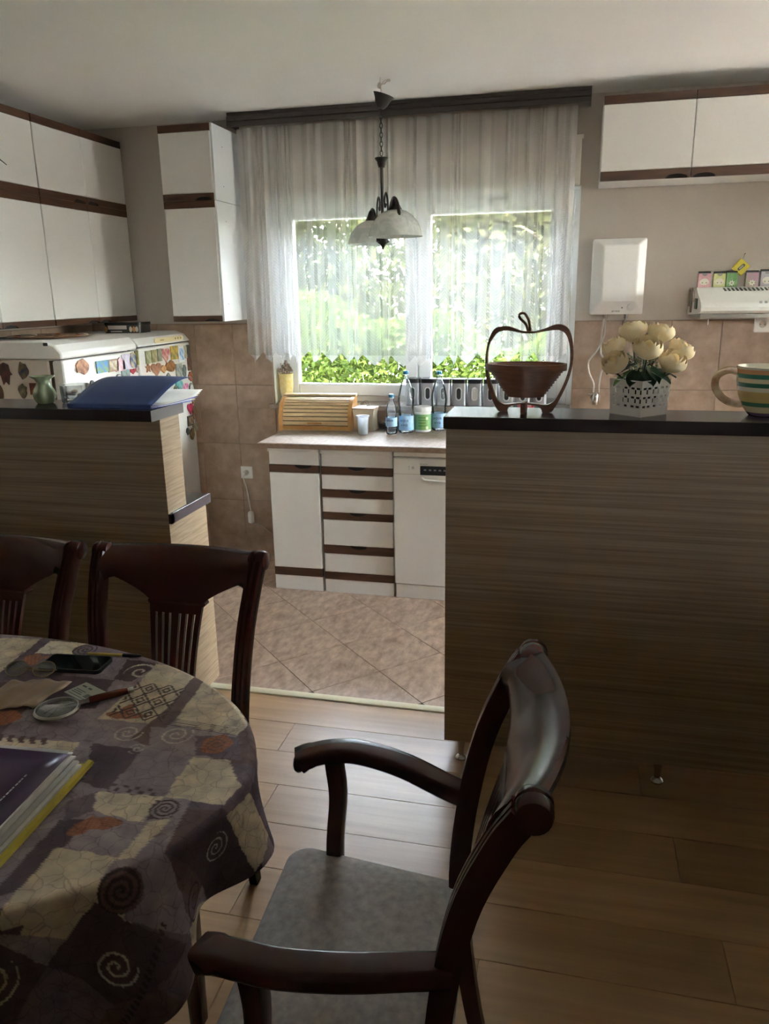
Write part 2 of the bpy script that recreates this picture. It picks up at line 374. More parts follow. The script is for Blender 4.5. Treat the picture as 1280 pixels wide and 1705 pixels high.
# ================================================================ OUTDOORS
struct(MB().box(-14, 14, YB+.31, 22, -.55, -.5).build('ground', mat('lawn', (0.10, 0.16, 0.04), 0.9, col2=(0.05, 0.09, 0.02), scale=(3, 3, 3)), smooth=0))
struct(MB().box(-8, 12, YB+.30, 6.35, -.5, -.44).box(XR+.25, 12, -3, YB+.30, -.5, -.44).build('bounce_paving', mat('pale_concrete', (0.72, 0.69, 0.62), 0.9, var=.1, scale=(4, 4, 4)), smooth=0))  # unseen pale paving added to bounce sunlight up to the ceiling
def leaf_mat(name, c1, c2, tr):
    m, t, b = nodes_of(name)
    oi = t.nodes.new('ShaderNodeTexCoord'); n = t.nodes.new('ShaderNodeTexNoise'); n.inputs['Scale'].default_value = 9; n.inputs['Detail'].default_value = 3
    t.links.new(oi.outputs['Object'], n.inputs['Vector'])
    rp = t.nodes.new('ShaderNodeValToRGB'); rp.color_ramp.elements[0].position = .35; rp.color_ramp.elements[1].position = .65; rp.color_ramp.elements[0].color = rgb(c1); rp.color_ramp.elements[1].color = rgb(c2)
    t.links.new(n.outputs[0], rp.inputs[0]); t.links.new(rp.outputs[0], b.inputs['Base Color']); b.inputs['Roughness'].default_value = .7; b.inputs['Specular IOR Level'].default_value = .06
    tl = t.nodes.new('ShaderNodeBsdfTranslucent'); t.links.new(rp.outputs[0], tl.inputs[0]); mx = t.nodes.new('ShaderNodeMixShader'); mx.inputs[0].default_value = tr
    o = t.nodes['Material Output']; t.links.new(b.outputs[0], mx.inputs[1]); t.links.new(tl.outputs[0], mx.inputs[2]); t.links.new(mx.outputs[0], o.inputs[0]); return m
lf_hedge = leaf_mat('hedge_leaf', (0.007, 0.015, 0.002), (0.034, 0.050, 0.008), .4)
lf_tree = leaf_mat('tree_leaf', (0.007, 0.012, 0.002), (0.026, 0.029, 0.007), .5)
lf_pale = leaf_mat('pale_leaf', (0.008, 0.012, 0.003), (0.029, 0.028, 0.009), .5)
def leaves(name, pts, size, m, parent=None):
    n = len(pts); rng = np.random.default_rng(n)
    d = rng.normal(size=(n, 3)); d /= np.linalg.norm(d, axis=1)[:, None]
    e = rng.normal(size=(n, 3)); e -= (e*d).sum(1)[:, None]*d; e /= np.linalg.norm(e, axis=1)[:, None]
    L = size*(.6+.8*rng.random(n))[:, None]; Wd = L*.48
    nrm = np.cross(d, e)
    v = np.stack([pts-d*L*.5, pts+e*Wd*.5+nrm*L*.06, pts+d*L*.55, pts-e*Wd*.5+nrm*L*.06], 1).reshape(-1, 3)
    me = bpy.data.meshes.new(name); idx = np.arange(n*4)
    me.vertices.add(n*4); me.vertices.foreach_set('co', v.ravel()); me.loops.add(n*4); me.loops.foreach_set('vertex_index', idx.astype(np.int32))
    me.polygons.add(n); me.polygons.foreach_set('loop_start', (np.arange(n)*4).astype(np.int32)); me.update(calc_edges=True)
    return link(name, me, m, parent)
rng = np.random.default_rng(3)
def cloud(n, cs):
    out = []
    for (c, r) in cs:
        k = int(n*(r[0]*r[1]*r[2])**.5/sum((q[1][0]*q[1][1]*q[1][2])**.5 for q in cs))
        d = rng.normal(size=(k, 3)); d /= np.linalg.norm(d, axis=1)[:, None]; d *= (.45+.6*rng.random(k)**.6)[:, None]
        out.append(np.array(c)+d*np.array(r))
    return np.concatenate(out)
hd = rng.random((48000, 3)); hx = -6.0+hd[:, 0]*7.2; top = 1.42+.16*np.sin(hx*2.3)+.12*np.sin(hx*5.1+1)
hz = -.5+(top+.5)*hd[:, 1]**.8; hy = 6.55+.5*hd[:, 2]+.1*np.sin(hx*4)
h_ = leaves('hedge', np.stack([hx, hy, hz], 1), .062, lf_hedge); tag(h_, 'leafy green hedge right outside the window', 'hedge', kind='stuff')
bark = mat('bark', (0.16, 0.11, 0.08), 0.9, var=.4, scale=(20, 20, 5))
def tree(loc, h, cs, n, size, m, label):
    t = thing('garden_tree', label, 'tree', loc, 0, 'trees in the garden')
    b = MB(); b.tube(bez([(0, 0, -.5), (.06, .02, h*.35), (-.05, 0, h*.7), (.05, .05, h)], 10), [.10-.007*k for k in range(11)], 8)
    for k in range(7):
        a = k*2.1; z = h*(.35+.07*k); b.tube(bez([(0, 0, z), (.5*math.cos(a), .5*math.sin(a), z+.35), (1.0*math.cos(a), 1.0*math.sin(a), z+.5)], 5), [.04, .035, .028, .02, .014, .01], 6)
    b.build('trunk', bark, t); f = leaves('foliage', cloud(n, cs), size, m, t); f['kind'] = 'stuff'
    return t
tree((-3.95, 8.9, 0), 3.4, [((0, 0, 1.9), (1.5, 1.1, 1.1)), ((.6, -.3, 2.9), (1.2, .9, .8)), ((-.9, .2, 2.9), (1.1, .9, .8)), ((.9, 0, 1.3), (1.0, .8, .7))], 17000, .115, lf_tree, 'yellow-green garden tree seen through the left window pane')
tree((-.1, 9.3, 0), 3.6, [((0, 0, 2.0), (1.4, 1.1, 1.1)), ((.5, -.3, 3.0), (1.2, .9, .8)), ((-.8, .2, 2.8), (1.1, .9, .8)), ((.9, 0, 1.2), (1.0, .8, .8))], 17000, .115, lf_pale, 'pale green garden tree seen through the right window pane')
tree((-4.6, 15.4, 0), 5.0, [((0, 0, 2.4), (3.0, 1.3, 2.6)), ((2.2, 0, 2.2), (2.4, 1.2, 2.6)), ((4.6, 0.3, 2.4), (2.6, 1.2, 2.6))], 9000, .22, lf_tree, 'tall dense tree at the back of the garden')
tree((-8.6, 12.0, 0), 4.2, [((0, 0, 2.2), (1.7, 1.2, 1.5)), ((1.2, -.3, 2.6), (1.2, .9, 1.1))], 16000, .15, lf_tree, 'garden tree farthest left beyond the hedge')

# ================================================================ KITCHEN CABINETS
def strip_with_grip(b, u0, u1, z0, z1, d, side, t=.006, gw=.055, grip=None):
    # dark wooden grip strip on a door, with a finger notch half-moon on edge `grip` ('top'/'bottom'), centred at gc
    pass
def front_panel(root, name, ax, u0, u1, z0, z1, f, m, th=.018, bev=.003):
    # a board whose front face lies at f; ax 'y': front faces -Y (u is x); ax 'x': front faces +X (u is y)
    b = MB()
    if ax == 'y': b.box(u0, u1, f, f+th, z0, z1, bev)
    else: b.box(f-th, f, u0, u1, z0, z1, bev)
    return b.build(name, m, root)
def grip_strip(root, ax, u0, u1, z0, z1, f, notch=None, edge='bottom'):
    # outline with half-moon notch
    n = 10; w = .05; h = min(.019, (z1-z0)*.55); pts = []
    if notch is None: pts = [(u0, z0), (u1, z0), (u1, z1), (u0, z1)]
    elif edge == 'bottom':
        pts = [(u0, z0)] + [(notch-w*math.cos(PI*k/n), z0+h*math.sin(PI*k/n)) for k in range(n+1)] + [(u1, z0), (u1, z1), (u0, z1)]
    else:
        pts = [(u0, z0), (u1, z0), (u1, z1)] + [(notch+w*math.cos(PI*k/n), z1-h*math.sin(PI*k/n)) for k in range(n+1)] + [(u0, z1)]
    b = MB()
    full = [(u0, z0), (u1, z0), (u1, z1), (u0, z1)]
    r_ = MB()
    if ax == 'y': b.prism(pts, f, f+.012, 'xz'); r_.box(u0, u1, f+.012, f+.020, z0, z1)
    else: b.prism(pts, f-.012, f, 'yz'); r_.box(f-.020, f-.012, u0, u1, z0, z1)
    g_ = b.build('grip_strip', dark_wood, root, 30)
    r_.build('notch_shade', gap_shade, g_, 0)  # black plate behind the notch, shade put into its colour
    return g_
def upper_unit(label, loc, W, D, doors, z0, z1, ax, split=None, single_strip=False):
    """hanging cabinet; local u runs along the wall, 0..W; front at depth D"""
    t = thing('wall_cabinet', label, 'cabinet', loc)
    g = .0015
    b = MB()
    if ax == 'x':       # stands on left wall, front faces +X ; local origin at wall, u=y
        b.box(0.002, D-.02, 0.001, W-.001, z0+.004, z1-.004)
    else:
        b.box(0.001, W-.001, -D+.02, -.002, z0+.004, z1-.004)
    b.build('carcass', white_side, t, 0)
    f = D if ax == 'x' else -D
    dw = W/doors
    for k in range(doors):
        u0, u1 = k*dw+g, (k+1)*dw-g
        nt_ = u0+.06 if k % 2 else u1-.06
        if split:
            zz = [(z1-.036, z1, 's0'), (split+.037, z1-.037, 'd'), (split+.001, split+.036, 's'), (split-.036, split-.001, 's2'), (z0+.031, split-.037, 'd'), (z0, z0+.030, 's')]
        else:
            zz = [(z1-.036, z1, 's0'), (z0+.042, z1-.037, 'd'), (z0, z0+.041, 's')]
        dp = None
        for (a, c, q) in zz:
            if q == 'd': front_panel(t, 'door', ax, u0, u1, a, c, f, white_board)
            else: grip_strip(t, ax, u0, u1, a, c, f, nt_ if q == 's' else None, 'bottom')
    return t
ZT, ZS, ZB = 2.50, 2.122, 1.487
upper_unit('tall two-tier wall cabinet on the left wall, nearest the corner', (XL, 3.665, 0), .80, .33, 2, ZB, ZT, 'x', ZS)
upper_unit('two-tier wall cabinet on the left wall, cut by the left frame edge', (XL, 2.86, 0), .80, .33, 2, ZB, ZT, 'x', ZS)
u_ = upper_unit('narrow tall wall cabinet hanging left of the window', (-2.215, YB, 0), .30, .35, 1, ZB, ZT, 'y', ZS)
b = MB().box(.300, .312, -.345, -.002, ZB, 2.118, .001).box(.300, .312, -.345, -.002, 2.121, ZT, .001); b.build('side_panel', mat('satin_white_side', (0.80, 0.82, 0.84), 0.22), u_)
for (yy, zz) in ((-.23, 2.40), (-.24, 2.20), (-.24, 2.02), (-.28, 1.58)): MB().lathe([(.003, 0), (.003, .002)], 8, M=T(.312, yy, zz) @ R(PI/2, 'Y')).build('screw_cap', mat('cap_grey', (.35, .35, .35), .5), u_)
u_ = upper_unit('white two-door wall cabinet above the cooker hood', (.085, YB, 0), .82, .33, 2, 2.125, 2.495, 'y')
u_ = upper_unit('white wall cabinet at the right edge of the back wall', (.912, YB, 0), .82, .33, 2, 2.125, 2.495, 'y')

t = thing('shading_cupboard', 'unseen tall white cupboard added on the right to shade the back wall', 'cabinet', (1.74, YB, 0))  # added out of frame to block side light on the back wall
MB().box(0, .56, -.38, -.01, 0.06, ZT).build('carcass', white_side, t, 0); MB().box(.002, .558, -.40, -.381, .09, 1.30, .003).build('door', white_board, t); MB().box(.002, .558, -.40, -.381, 1.345, ZT-.04, .003).build('door', white_board, t)
MB().box(.002, .558, -.402, -.381, 1.302, 1.343, .002).build('grip_strip', dark_wood, t); MB().box(.01, .55, -.36, -.02, 0, .06).build('plinth', white_side, t, 0)
# base units
def base_cab(label, x0, x1, pieces):
    t = thing('base_cabinet', label, 'cabinet', (x0, 3.92, 0)); W = x1-x0
    MB().box(.001, W-.001, .02, .535, 0.0, .82).build('carcass', white_side, t, 0)
    for (n, z0, z1) in pieces:
        if n == 'rail': MB().box(.0, W, -.012, .02, z0, z1, .002).build('top_rail', white_board, t)
        elif n == 'panel': MB().box(.002, W-.002, .004, .02, z0, z1, .002).build('fascia_panel', white_board, t)
        elif n == 'door': MB().box(.002, W-.002, -.002, .018, z0, z1, .003).build('door', white_board, t)
        elif n == 'drawer': MB().box(.002, W-.002, -.002, .018, z0, z1, .003).build('drawer', white_board, t)
        elif n == 'strip': grip_strip(t, 'y', .002, W-.002, z0, z1, -.004, W*.5 if W > .33 else W*.68, 'top')
        elif n == 'strip0': grip_strip(t, 'y', .002, W-.002, z0, z1, -.004)
        elif n == 'plinth': MB().box(.002, W-.002, .0, .02, z0, z1, .001).build('plinth', white_side, t)
    return t
base_cab('narrow white base cabinet with one tall door, beside the wall socket', -1.602, -1.312, [('rail', .802, .826), ('panel', .728, .801), ('strip', .686, .727), ('door', .133, .685), ('strip0', .086, .132), ('plinth', .0, .085)])
base_cab('white four-drawer base cabinet between the narrow cabinet and the dishwasher', -1.302, -.902, [('rail', .797, .821), ('panel', .726, .796), ('strip', .683, .725), ('drawer', .600, .682), ('strip', .556, .599), ('drawer', .471, .555), ('strip', .430, .470), ('drawer', .281, .429), ('strip', .233, .280), ('drawer', .122, .232), ('strip0', .079, .121), ('plinth', .0, .078)])
base_cab('white base cabinet hidden behind the right bar counter', -.43, .17, [('rail', .797, .821), ('panel', .726, .796), ('strip', .683, .725), ('door', .122, .682), ('strip0', .079, .121), ('plinth', .0, .078)])
# dishwasher
t = thing('dishwasher', 'slim white dishwasher with a black control strip', 'dishwasher', (-.895, 3.90, 0))
MB().box(.002, .448, .03, .55, .02, .835).build('body', enamel, t, 0)
dw_m = mat('dishwasher_white', (0.70, 0.675, 0.63), .32)
MB().box(0, .45, 0, .03, .798, .832, .006).build('lid_edge', dw_m, t)
dd = MB().box(0, .45, 0, .03, .086, .792, .005); dd = dd.build('door', dw_m, t)
MB().box(.145, .45-.005, -.003, .002, .703, .752, .002).build('control_panel', black_plastic, dd)
for k in range(6): MB().box(.165+.026*k, .178+.026*k, -.0036, -.003, .727, .735).build('touch_key', mat('key_grey', (.22, .23, .25), .4), dd, 0)
MB().box(.002, .143, -.0012, .0005, .7045, .7065).build('seam', mat('seam_grey', (.35, .33, .30), .6), dd, 0)
gp = MB().sweep([(.155, -.004, .690), (.17, -.010, .678), (.25, -.012, .674), (.45, -.012, .674)], [(math.cos(a)*.005, math.sin(a)*.006) for a in np.linspace(0, 2*PI, 8, endpoint=False)]); gp.build('handle_lip', enamel, dd)
for (x, z, r) in ((.085, .745, .004), (.085, .733, .003), (.106, .740, .008)):
    MB().lathe([(r, 0), (r, .001)], 14, M=T(x, -.0002, z) @ R(PI/2, 'X')).build('indicator', mat('indicator_grey', (.45, .43, .41), .5), dd)
text_obj('BOSCH', .012, mat('print_grey', (.25, .25, .25), .6), dd, T(.145, -.0006, .757) @ R(PI/2, 'X'))
MB().box(.004, .446, .012, .03, .0, .081, .003).build('plinth', dw_m, t)
# worktop
t = thing('worktop', 'beige speckled worktop running under the kitchen window', 'worktop', (0, 0, 0))
MB().box(-1.64, .17, 3.865, YB-.009, .838, .857, .003).build('top', worktop_mat, t)
MB().box(-1.64, .17, 3.862, 3.868, .829, .855, .002).build('edge_band', wtop_edge, t)
MB().box(-1.642, -1.638, 3.862, YB-.009, .829, .855, .001).build('edge_band', wtop_edge, t)

# ================================================================ BAR COUNTERS
def bar_top(t, x0, x1, left_end):
    MB().box(x0, x1, 2.37, 2.602, 1.212, 1.251, .002).build('bar_top', slab, t)
t = thing('bar_counter', 'tall striped-board bar counter on the right with metal feet', 'counter', (0, 0, 0))
MB().box(-.382, 2.045, 2.42, 2.438, .085, 1.212, .0008).build('front_panel', zebra, t)
MB().box(-.380, 2.044, 2.438, 2.57, .085, 1.212).build('body', zebra, t)
bar_top(t, -.383, 2.046, True)
MB().box(-.380, 2.044, 2.57, 2.70, .085, .836).build('lower_body', zebra, t)
MB().box(-.385, 2.046, 2.57, 2.735, .836, .872, .002).build('step_top', slab, t)
foot_prof = [(.021, 0), (.022, .006), (.018, .012), (.010, .018), (.010, .03), (.013, .06), (.017, .085)]
for x in (-.325, .347, 1.02, 1.7):
    for y in (2.452, 2.68): MB().lathe(foot_prof, 18, c=(x, y, 0)).build('foot', chrome, t)
t = thing('bar_counter', 'tall striped-board bar counter on the left with a lower step at its end', 'counter', (0, 0, 0))
MB().box(XL+.005, -1.384, 2.42, 2.438, .085, 1.212, .0008).build('front_panel', zebra, t)
MB().box(XL+.006, -1.386, 2.438, 2.56, .872, 1.212).build('body', zebra, t)
bt = MB().box(XL+.004, -1.388, 2.37, 2.602, 1.212, 1.251, .002).build('bar_top', slab, t)
MB().box(-1.3885, -1.3865, 2.371, 2.601, 1.212, 1.250).build('edge_band', slab_edge, bt, 0)
MB().box(XL+.006, -1.386, 2.438, 2.715, .085, .836).build('lower_body', zebra, t)
st_ = MB().box(XL+.004, -1.374, 2.438, 2.735, .836, .872, .002).build('step_top', slab, t)
MB().box(-1.3745, -1.3725, 2.4185, 2.734, .836, .871).box(-1.384, -1.3725, 2.4185, 2.438, .836, .871).build('edge_band', step_edge, st_, 0)
for x in (-1.45, -2.1, -2.8):
    for y in (2.455, 2.69): MB().lathe(foot_prof, 18, c=(x, y, 0)).build('foot', chrome, t)

# ================================================================ FRIDGES
def fridge(label, y0, W, zt, zs, panel):
    t = thing('refrigerator', label, 'refrigerator', (-2.92, y0, 0)); D = .62
    MB().box(0, D-.078, .004, W-.004, .03, zs-.004, .008).build('body', enamel_warm if not panel else enamel, t)
    MB().box(D-.06, D, .002, W-.002, .06, zs-.006, .016, seg=3).build('door', enamel, t)
    MB().box(D-.080, D-.058, .012, W-.012, .05, zs-.008).build('gasket', mat('gasket_brown', (.10, .07, .05), .7), t, 0)
    MB().box(.02, D-.08, .03, W-.03, 0, .03).build('base', black_plastic, t, 0)
    pr = [(0, zs), (D, zs), (D, zt-.055), (D-.035, zt-.018), (D-.09, zt), (0, zt)]
    b = MB(); n = len(pr)
    b.prism([(p[0], p[1]) for p in pr], .0, W, 'xz'); l = b.build('lid', enamel, t, 25)
    md = l.modifiers.new('edge', 'BEVEL'); md.width = .009; md.segments = 2; md.limit_method = 'ANGLE'
    if panel:
        o = MB().prism(rrect(.34, .028, .0135, 6, W*.58, zt-.039), D-.001, D+.0015, 'yz'); o = o.build('badge_panel', mat('badge_gold', (0.72, 0.62, 0.36), .35), l)
        MB().box(D+.0012, D+.0022, W*.40, W*.47, zt-.042, zt-.036).build('badge_print', mat('badge_print', (.35, .28, .12), .5), o, 0)
        for k in range(3): MB().lathe([(.006, 0), (.006, .002)], 12, M=T(D+.001, W*(.70+.055*k), zt-.038) @ R(PI/2, 'Y')).build('knob', mat('badge_print', (.35, .28, .12), .5), o)
    return t
f1 = fridge('white refrigerator nearest the bar with a plate on its lid', 3.20, .655, 1.435, 1.352, False)
f2 = fridge('white refrigerator in the corner with a gold badge strip on its lid', 3.872, .595, 1.425, 1.362, True)
MB().box(.53, .555, -.003, .002, 1.413, 1.428, .003).build('hinge_cap', black_plastic, f1)

# ================================================================ CURTAIN AND RAIL
t = thing('curtain_rail', 'dark brown grooved curtain rail under the ceiling', 'curtain rail', (0, 0, 0))
prof = [(4.455, 2.578), (4.455, 2.566), (4.325, 2.566), (4.321, 2.556), (4.313, 2.552), (4.313, 2.543), (4.319, 2.540), (4.319, 2.528), (4.311, 2.524), (4.311, 2.509), (4.303, 2.505), (4.299, 2.509), (4.299, 2.530), (4.305, 2.537), (4.301, 2.545), (4.301, 2.557), (4.309, 2.562), (4.309, 2.578)]
MB().prism([(p[0], p[1]) for p in reversed(prof)], -1.890, .028, 'yz').build('valance', rail_mat, t, 20)
MB().box(-1.89, -1.884, 4.31, 4.455, 2.515, 2.566).build('end_cap', rail_mat, t, 0)
MB().box(.022, .028, 4.31, 4.455, 2.515, 2.566).build('end_cap', rail_mat, t, 0)
def curtain_material():
    m = bpy.data.materials.new('lace_curtain'); m.use_nodes = True; t = m.node_tree; t.nodes.clear(); N = t.nodes.new; Lk = t.links.new
    o = N('ShaderNodeOutputMaterial'); uv = N('ShaderNodeUVMap'); uv.uv_map = 'UVMap'; sp = N('ShaderNodeSeparateXYZ'); Lk(uv.outputs[0], sp.inputs[0])
    def M_(op, a, b=None, c=None):
        n = N('ShaderNodeMath'); n.operation = op
        for i, x in enumerate((a, b, c)):
            if x is None: continue
            if isinstance(x, (int, float)): n.inputs[i].default_value = x
            else: Lk(x, n.inputs[i])
        return n.outputs[0]
    U, V = sp.outputs[0], sp.outputs[1]
    # vertical openwork stripes every 9 cm
    fr = M_('FRACT', M_('MULTIPLY', U, 11.0)); ds = M_('ABSOLUTE', M_('SUBTRACT', fr, 0.5))
    stripe = M_('LESS_THAN', ds, 0.13)
    dots = M_('GREATER_THAN', M_('MULTIPLY', M_('SINE', M_('MULTIPLY', U, 900.0)), M_('SINE', M_('MULTIPLY', V, 520.0))), 0.05)
    # wheat-ear chevrons in the lower half
    tri = M_('ABSOLUTE', M_('SUBTRACT', M_('FRACT', M_('MULTIPLY', U, 5.5)), 0.5))
    chev = M_('GREATER_THAN', M_('FRACT', M_('ADD', M_('MULTIPLY', V, 55.0), M_('MULTIPLY', tri, 9.0))), 0.6)
    low = M_('LESS_THAN', M_('ADD', V, M_('MULTIPLY', tri, -0.22)), 0.62)
    mesh_ = M_('MULTIPLY', M_('ADD', M_('SINE', M_('MULTIPLY', V, 1500.0)), 1.0), 0.5)
    nz = N('ShaderNodeTexNoise'); nz.inputs['Scale'].default_value = 9.0; Lk(uv.outputs[0], nz.inputs['Vector'])
    op = M_('ADD', 0.42, M_('MULTIPLY', low, 0.02))
    op = M_('ADD', op, M_('MULTIPLY', nz.outputs[0], 0.10))
    op = M_('SUBTRACT', op, M_('MULTIPLY', M_('MULTIPLY', stripe, dots), 0.20))
    op = M_('SUBTRACT', op, M_('MULTIPLY', M_('MULTIPLY', chev, low), 0.05))
    op = M_('ADD', op, M_('MULTIPLY', mesh_, 0.04))
    op = M_('ADD', op, M_('MULTIPLY', M_('MINIMUM', M_('MAXIMUM', M_('MULTIPLY', M_('SUBTRACT', V, 0.72), 3.0), 0.0), 1.0), 0.16))
    hem = M_('LESS_THAN', V, 0.05); op = M_('ADD', op, M_('MULTIPLY', hem, 0.2))
    n = N('ShaderNodeMath'); n.operation = 'MINIMUM'; Lk(op, n.inputs[0]); n.inputs[1].default_value = 0.92
    tr = N('ShaderNodeBsdfTransparent'); df = N('ShaderNodeBsdfDiffuse'); tl = N('ShaderNodeBsdfTranslucent')
    df.inputs[0].default_value = (0.90, 0.88, 0.84, 1); tl.inputs[0].default_value = (0.42, 0.43, 0.46, 1)
    mx = N('ShaderNodeMixShader'); mx.inputs[0].default_value = 0.30; Lk(df.outputs[0], mx.inputs[1]); Lk(tl.outputs[0], mx.inputs[2])
    m2 = N('ShaderNodeMixShader'); Lk(n.outputs[0], m2.inputs[0]); Lk(tr.outputs[0], m2.inputs[1]); Lk(mx.outputs[0], m2.inputs[2]); Lk(m2.outputs[0], o.inputs[0])
    return m
nu, nv = 620, 60; rows = []; uvs = []
xs = np.linspace(0, 1, nu)
rg = np.random.default_rng(11)
dens = np.ones(nu)
for k in range(26):
    c0, w0 = rg.random(), .006+.012*rg.random(); dens += 2.2*np.exp(-((xs-c0)/w0)**2)
cum = np.cumsum(dens); cum = (cum-cum[0])/(cum[-1]-cum[0])
fold = .5*np.sin(cum*2*PI*31)+.35*np.sin(cum*2*PI*19+1.3)+.25*np.sin(cum*2*PI*53+.4)
arc = np.concatenate([[0], np.cumsum(np.hypot(np.diff(xs)*1.85, np.diff(fold)*.03))])
tri = np.abs(((arc/.152) % 1)-.5)*2
for j in range(nv+1):
    v = j/nv; A = .010+.020*v**.8; row = []
    for i in range(nu):
        zb = 1.232+.060*tri[i]+.012*math.sin(xs[i]*9); z = 2.512+(zb-2.512)*v
        x = -1.872+xs[i]*1.838+.006*math.sin(cum[i]*60+3*v)*v - .010*v*(1-xs[i])
        row.append((x, 4.385+A*fold[i]-.012*v, z)); uvs.append((arc[i], z-1.232))
    rows.append(row)
cm = MB().grid(rows); me = bpy.data.meshes.new('lace_curtain'); me.from_pydata(cm.v, [], cm.f); me.shade_smooth()
ul = me.uv_layers.new(name='UVMap'); vi = np.zeros(len(me.loops), dtype=np.int32); me.loops.foreach_get('vertex_index', vi); ul.data.foreach_set('uv', np.array(uvs)[vi].ravel())
tag(link('lace_curtain', me, curtain_material()), 'sheer white lace curtain with a zigzag hem over the window', 'curtain')

# ================================================================ PENDANT LAMP
PX, PY = -.915, 3.83
t = thing('pendant_lamp', 'two-arm dark iron pendant lamp with white alabaster glass shades', 'lamp', (PX, PY, 0))
MB().lathe([(.018, ZC-.004), (.016, ZC-.008), (.004, ZC-.010), (.004, ZC-.030)], 16).build('ceiling_hook', white_plastic, t)
wr = mat('cream_wire', (.66, .62, .54), .5)
MB().tube(bez([(0, 0, 2.552), (-.012, .004, 2.545), (-.010, 0, 2.53), (.002, -.004, 2.524), (.004, 0, 2.51)], 16), .0032, 6).tube(bez([(.002, 0, 2.535), (.012, -.003, 2.547), (.022, -.004, 2.556), (.034, -.003, 2.556)], 12), .0026, 6).tube(bez([(-.004, 0, 2.53), (.006, -.004, 2.54), (.018, 0, 2.543), (.030, 0, 2.553)], 12), .0024, 6).box(.030, .046, -.006, .006, 2.550, 2.561, .002).box(-.010, .004, -.005, .005, 2.524, 2.548, .002).build('wire', wr, t)
MB().lathe([(.014, -.048), (.020, -.044), (.030, -.030), (.036, -.012), (.047, .006), (.050, .010), (.046, .009), (.033, -.010), (.014, -.040)], 24, M=T(.012, 0, 2.488) @ R(math.radians(18), 'Y'), capb=True, capt=False).build('canopy', iron, t)
zc = 2.448; k = 0
while zc > 2.236:
    a = PI/2 if k % 2 else 0
    pts = [Vector((.0065*math.cos(q), 0, .0125*math.sin(q))) for q in np.linspace(0, 2*PI, 12, endpoint=False)]
    MB().tube([R(a, 'Z') @ p for p in pts], .0021, 6, closed=True, M=T(0, 0, zc), up=(.3, .9, .2)).build('chain_link', iron, t); zc -= .0195; k += 1
MB().tube([(0, 0, 2.51), (0, 0, 2.44)], .003, 6).build('cord', iron, t)
MB().lathe([(.004, 2.238), (.031, 2.234), (.033, 2.230), (.022, 2.216), (.020, 2.204), (.015, 2.192), (.011, 2.190)], 20).build('upper_cup', iron, t)
MB().tube([(0, 0, 2.20), (0, 0, 2.06), (.002, 0, 1.86)], .0075, 10).build('stem', iron, t)
ad = Vector((.117, -.243, 0)).normalized()
shade_m = bpy.data.materials.new('alabaster_glass'); shade_m.use_nodes = True; q = shade_m.node_tree; b = q.nodes['Principled BSDF']; b.inputs['Base Color'].default_value = (.76, .77, .75, 1); b.inputs['Roughness'].default_value = .22
tlc = q.nodes.new('ShaderNodeBsdfTranslucent'); tlc.inputs[0].default_value = (.75, .78, .76, 1); mx = q.nodes.new('ShaderNodeMixShader'); mx.inputs[0].default_value = .38
nn = q.nodes.new('ShaderNodeTexNoise'); nn.inputs['Scale'].default_value = 14; nn.inputs['Distortion'].default_value = 2.5; rr = q.nodes.new('ShaderNodeValToRGB'); rr.color_ramp.elements[0].color = (.62, .65, .64, 1); rr.color_ramp.elements[1].color = (.84, .84, .82, 1); rr.color_ramp.elements[0].position = .4; rr.color_ramp.elements[1].position = .6
tcn = q.nodes.new('ShaderNodeTexCoord'); q.links.new(tcn.outputs['Object'], nn.inputs['Vector']); q.links.new(nn.outputs[0], rr.inputs[0]); q.links.new(rr.outputs[0], b.inputs['Base Color'])
q.links.new(b.outputs[0], mx.inputs[1]); q.links.new(tlc.outputs[0], mx.inputs[2]); q.links.new(mx.outputs[0], q.nodes['Material Output'].inputs[0])
dome = [(.1225, 0), (.120, .010), (.112, .038), (.097, .066), (.075, .090), (.050, .106), (.026, .114), (.026, .1105), (.049, .102), (.073, .086), (.094, .063), (.108, .036), (.116, .010), (.1185, .0005)]
for s in (1, -1):
    d = ad*s; zt = 1.985
    pth = bez([(d.x*.006, d.y*.006, 2.10), (d.x*.008, d.y*.008, 2.0), (d.x*.02, d.y*.02, 1.915), (d.x*.055, d.y*.055, 1.885), (d.x*.115, d.y*.115, 1.945), (d.x*.118, d.y*.118, 2.03), (d.x*.085, d.y*.085, 2.07), (d.x*.050, d.y*.050, 2.045), (d.x*.062, d.y*.062, 2.012), (d.x*.080, d.y*.080, 2.022)], 44)
    ar = MB().tube(pth, .0052, 8)
    pth = bez([(d.x*.085, d.y*.085, 1.94), (d.x*.13, d.y*.13, 1.965), (d.x*.19, d.y*.19, 2.015), (d.x*.24, d.y*.24, 2.032), (d.x*.285, d.y*.285, 2.020), (d.x*.325, d.y*.325, 1.985), (d.x*.350, d.y*.350, 1.935)], 30)
    ar.tube(pth, [.0055+.0022*(i/30) for i in range(31)], 8); ar.build('arm', iron, t)
    c = d*.27
    MB().lathe([(.030, 1.972), (.030, 1.982), (.020, 2.000), (.014, 2.018), (.008, 2.028)], 18, c=(c.x, c.y, 0)).build('shade_cap', iron, t)
    sh = MB().lathe([(r, z+1.866) for (r, z) in dome], 40, c=(c.x, c.y, 0), capb=False, capt=False).build('shade', shade_m, t, 50)
MB().lathe([(.022, 1.905), (.031, 1.900), (.032, 1.862), (.026, 1.858), (.012, 1.848), (.008, 1.838), (.0045, 1.832), (.001, 1.826)], 20).build('hub', iron, t)

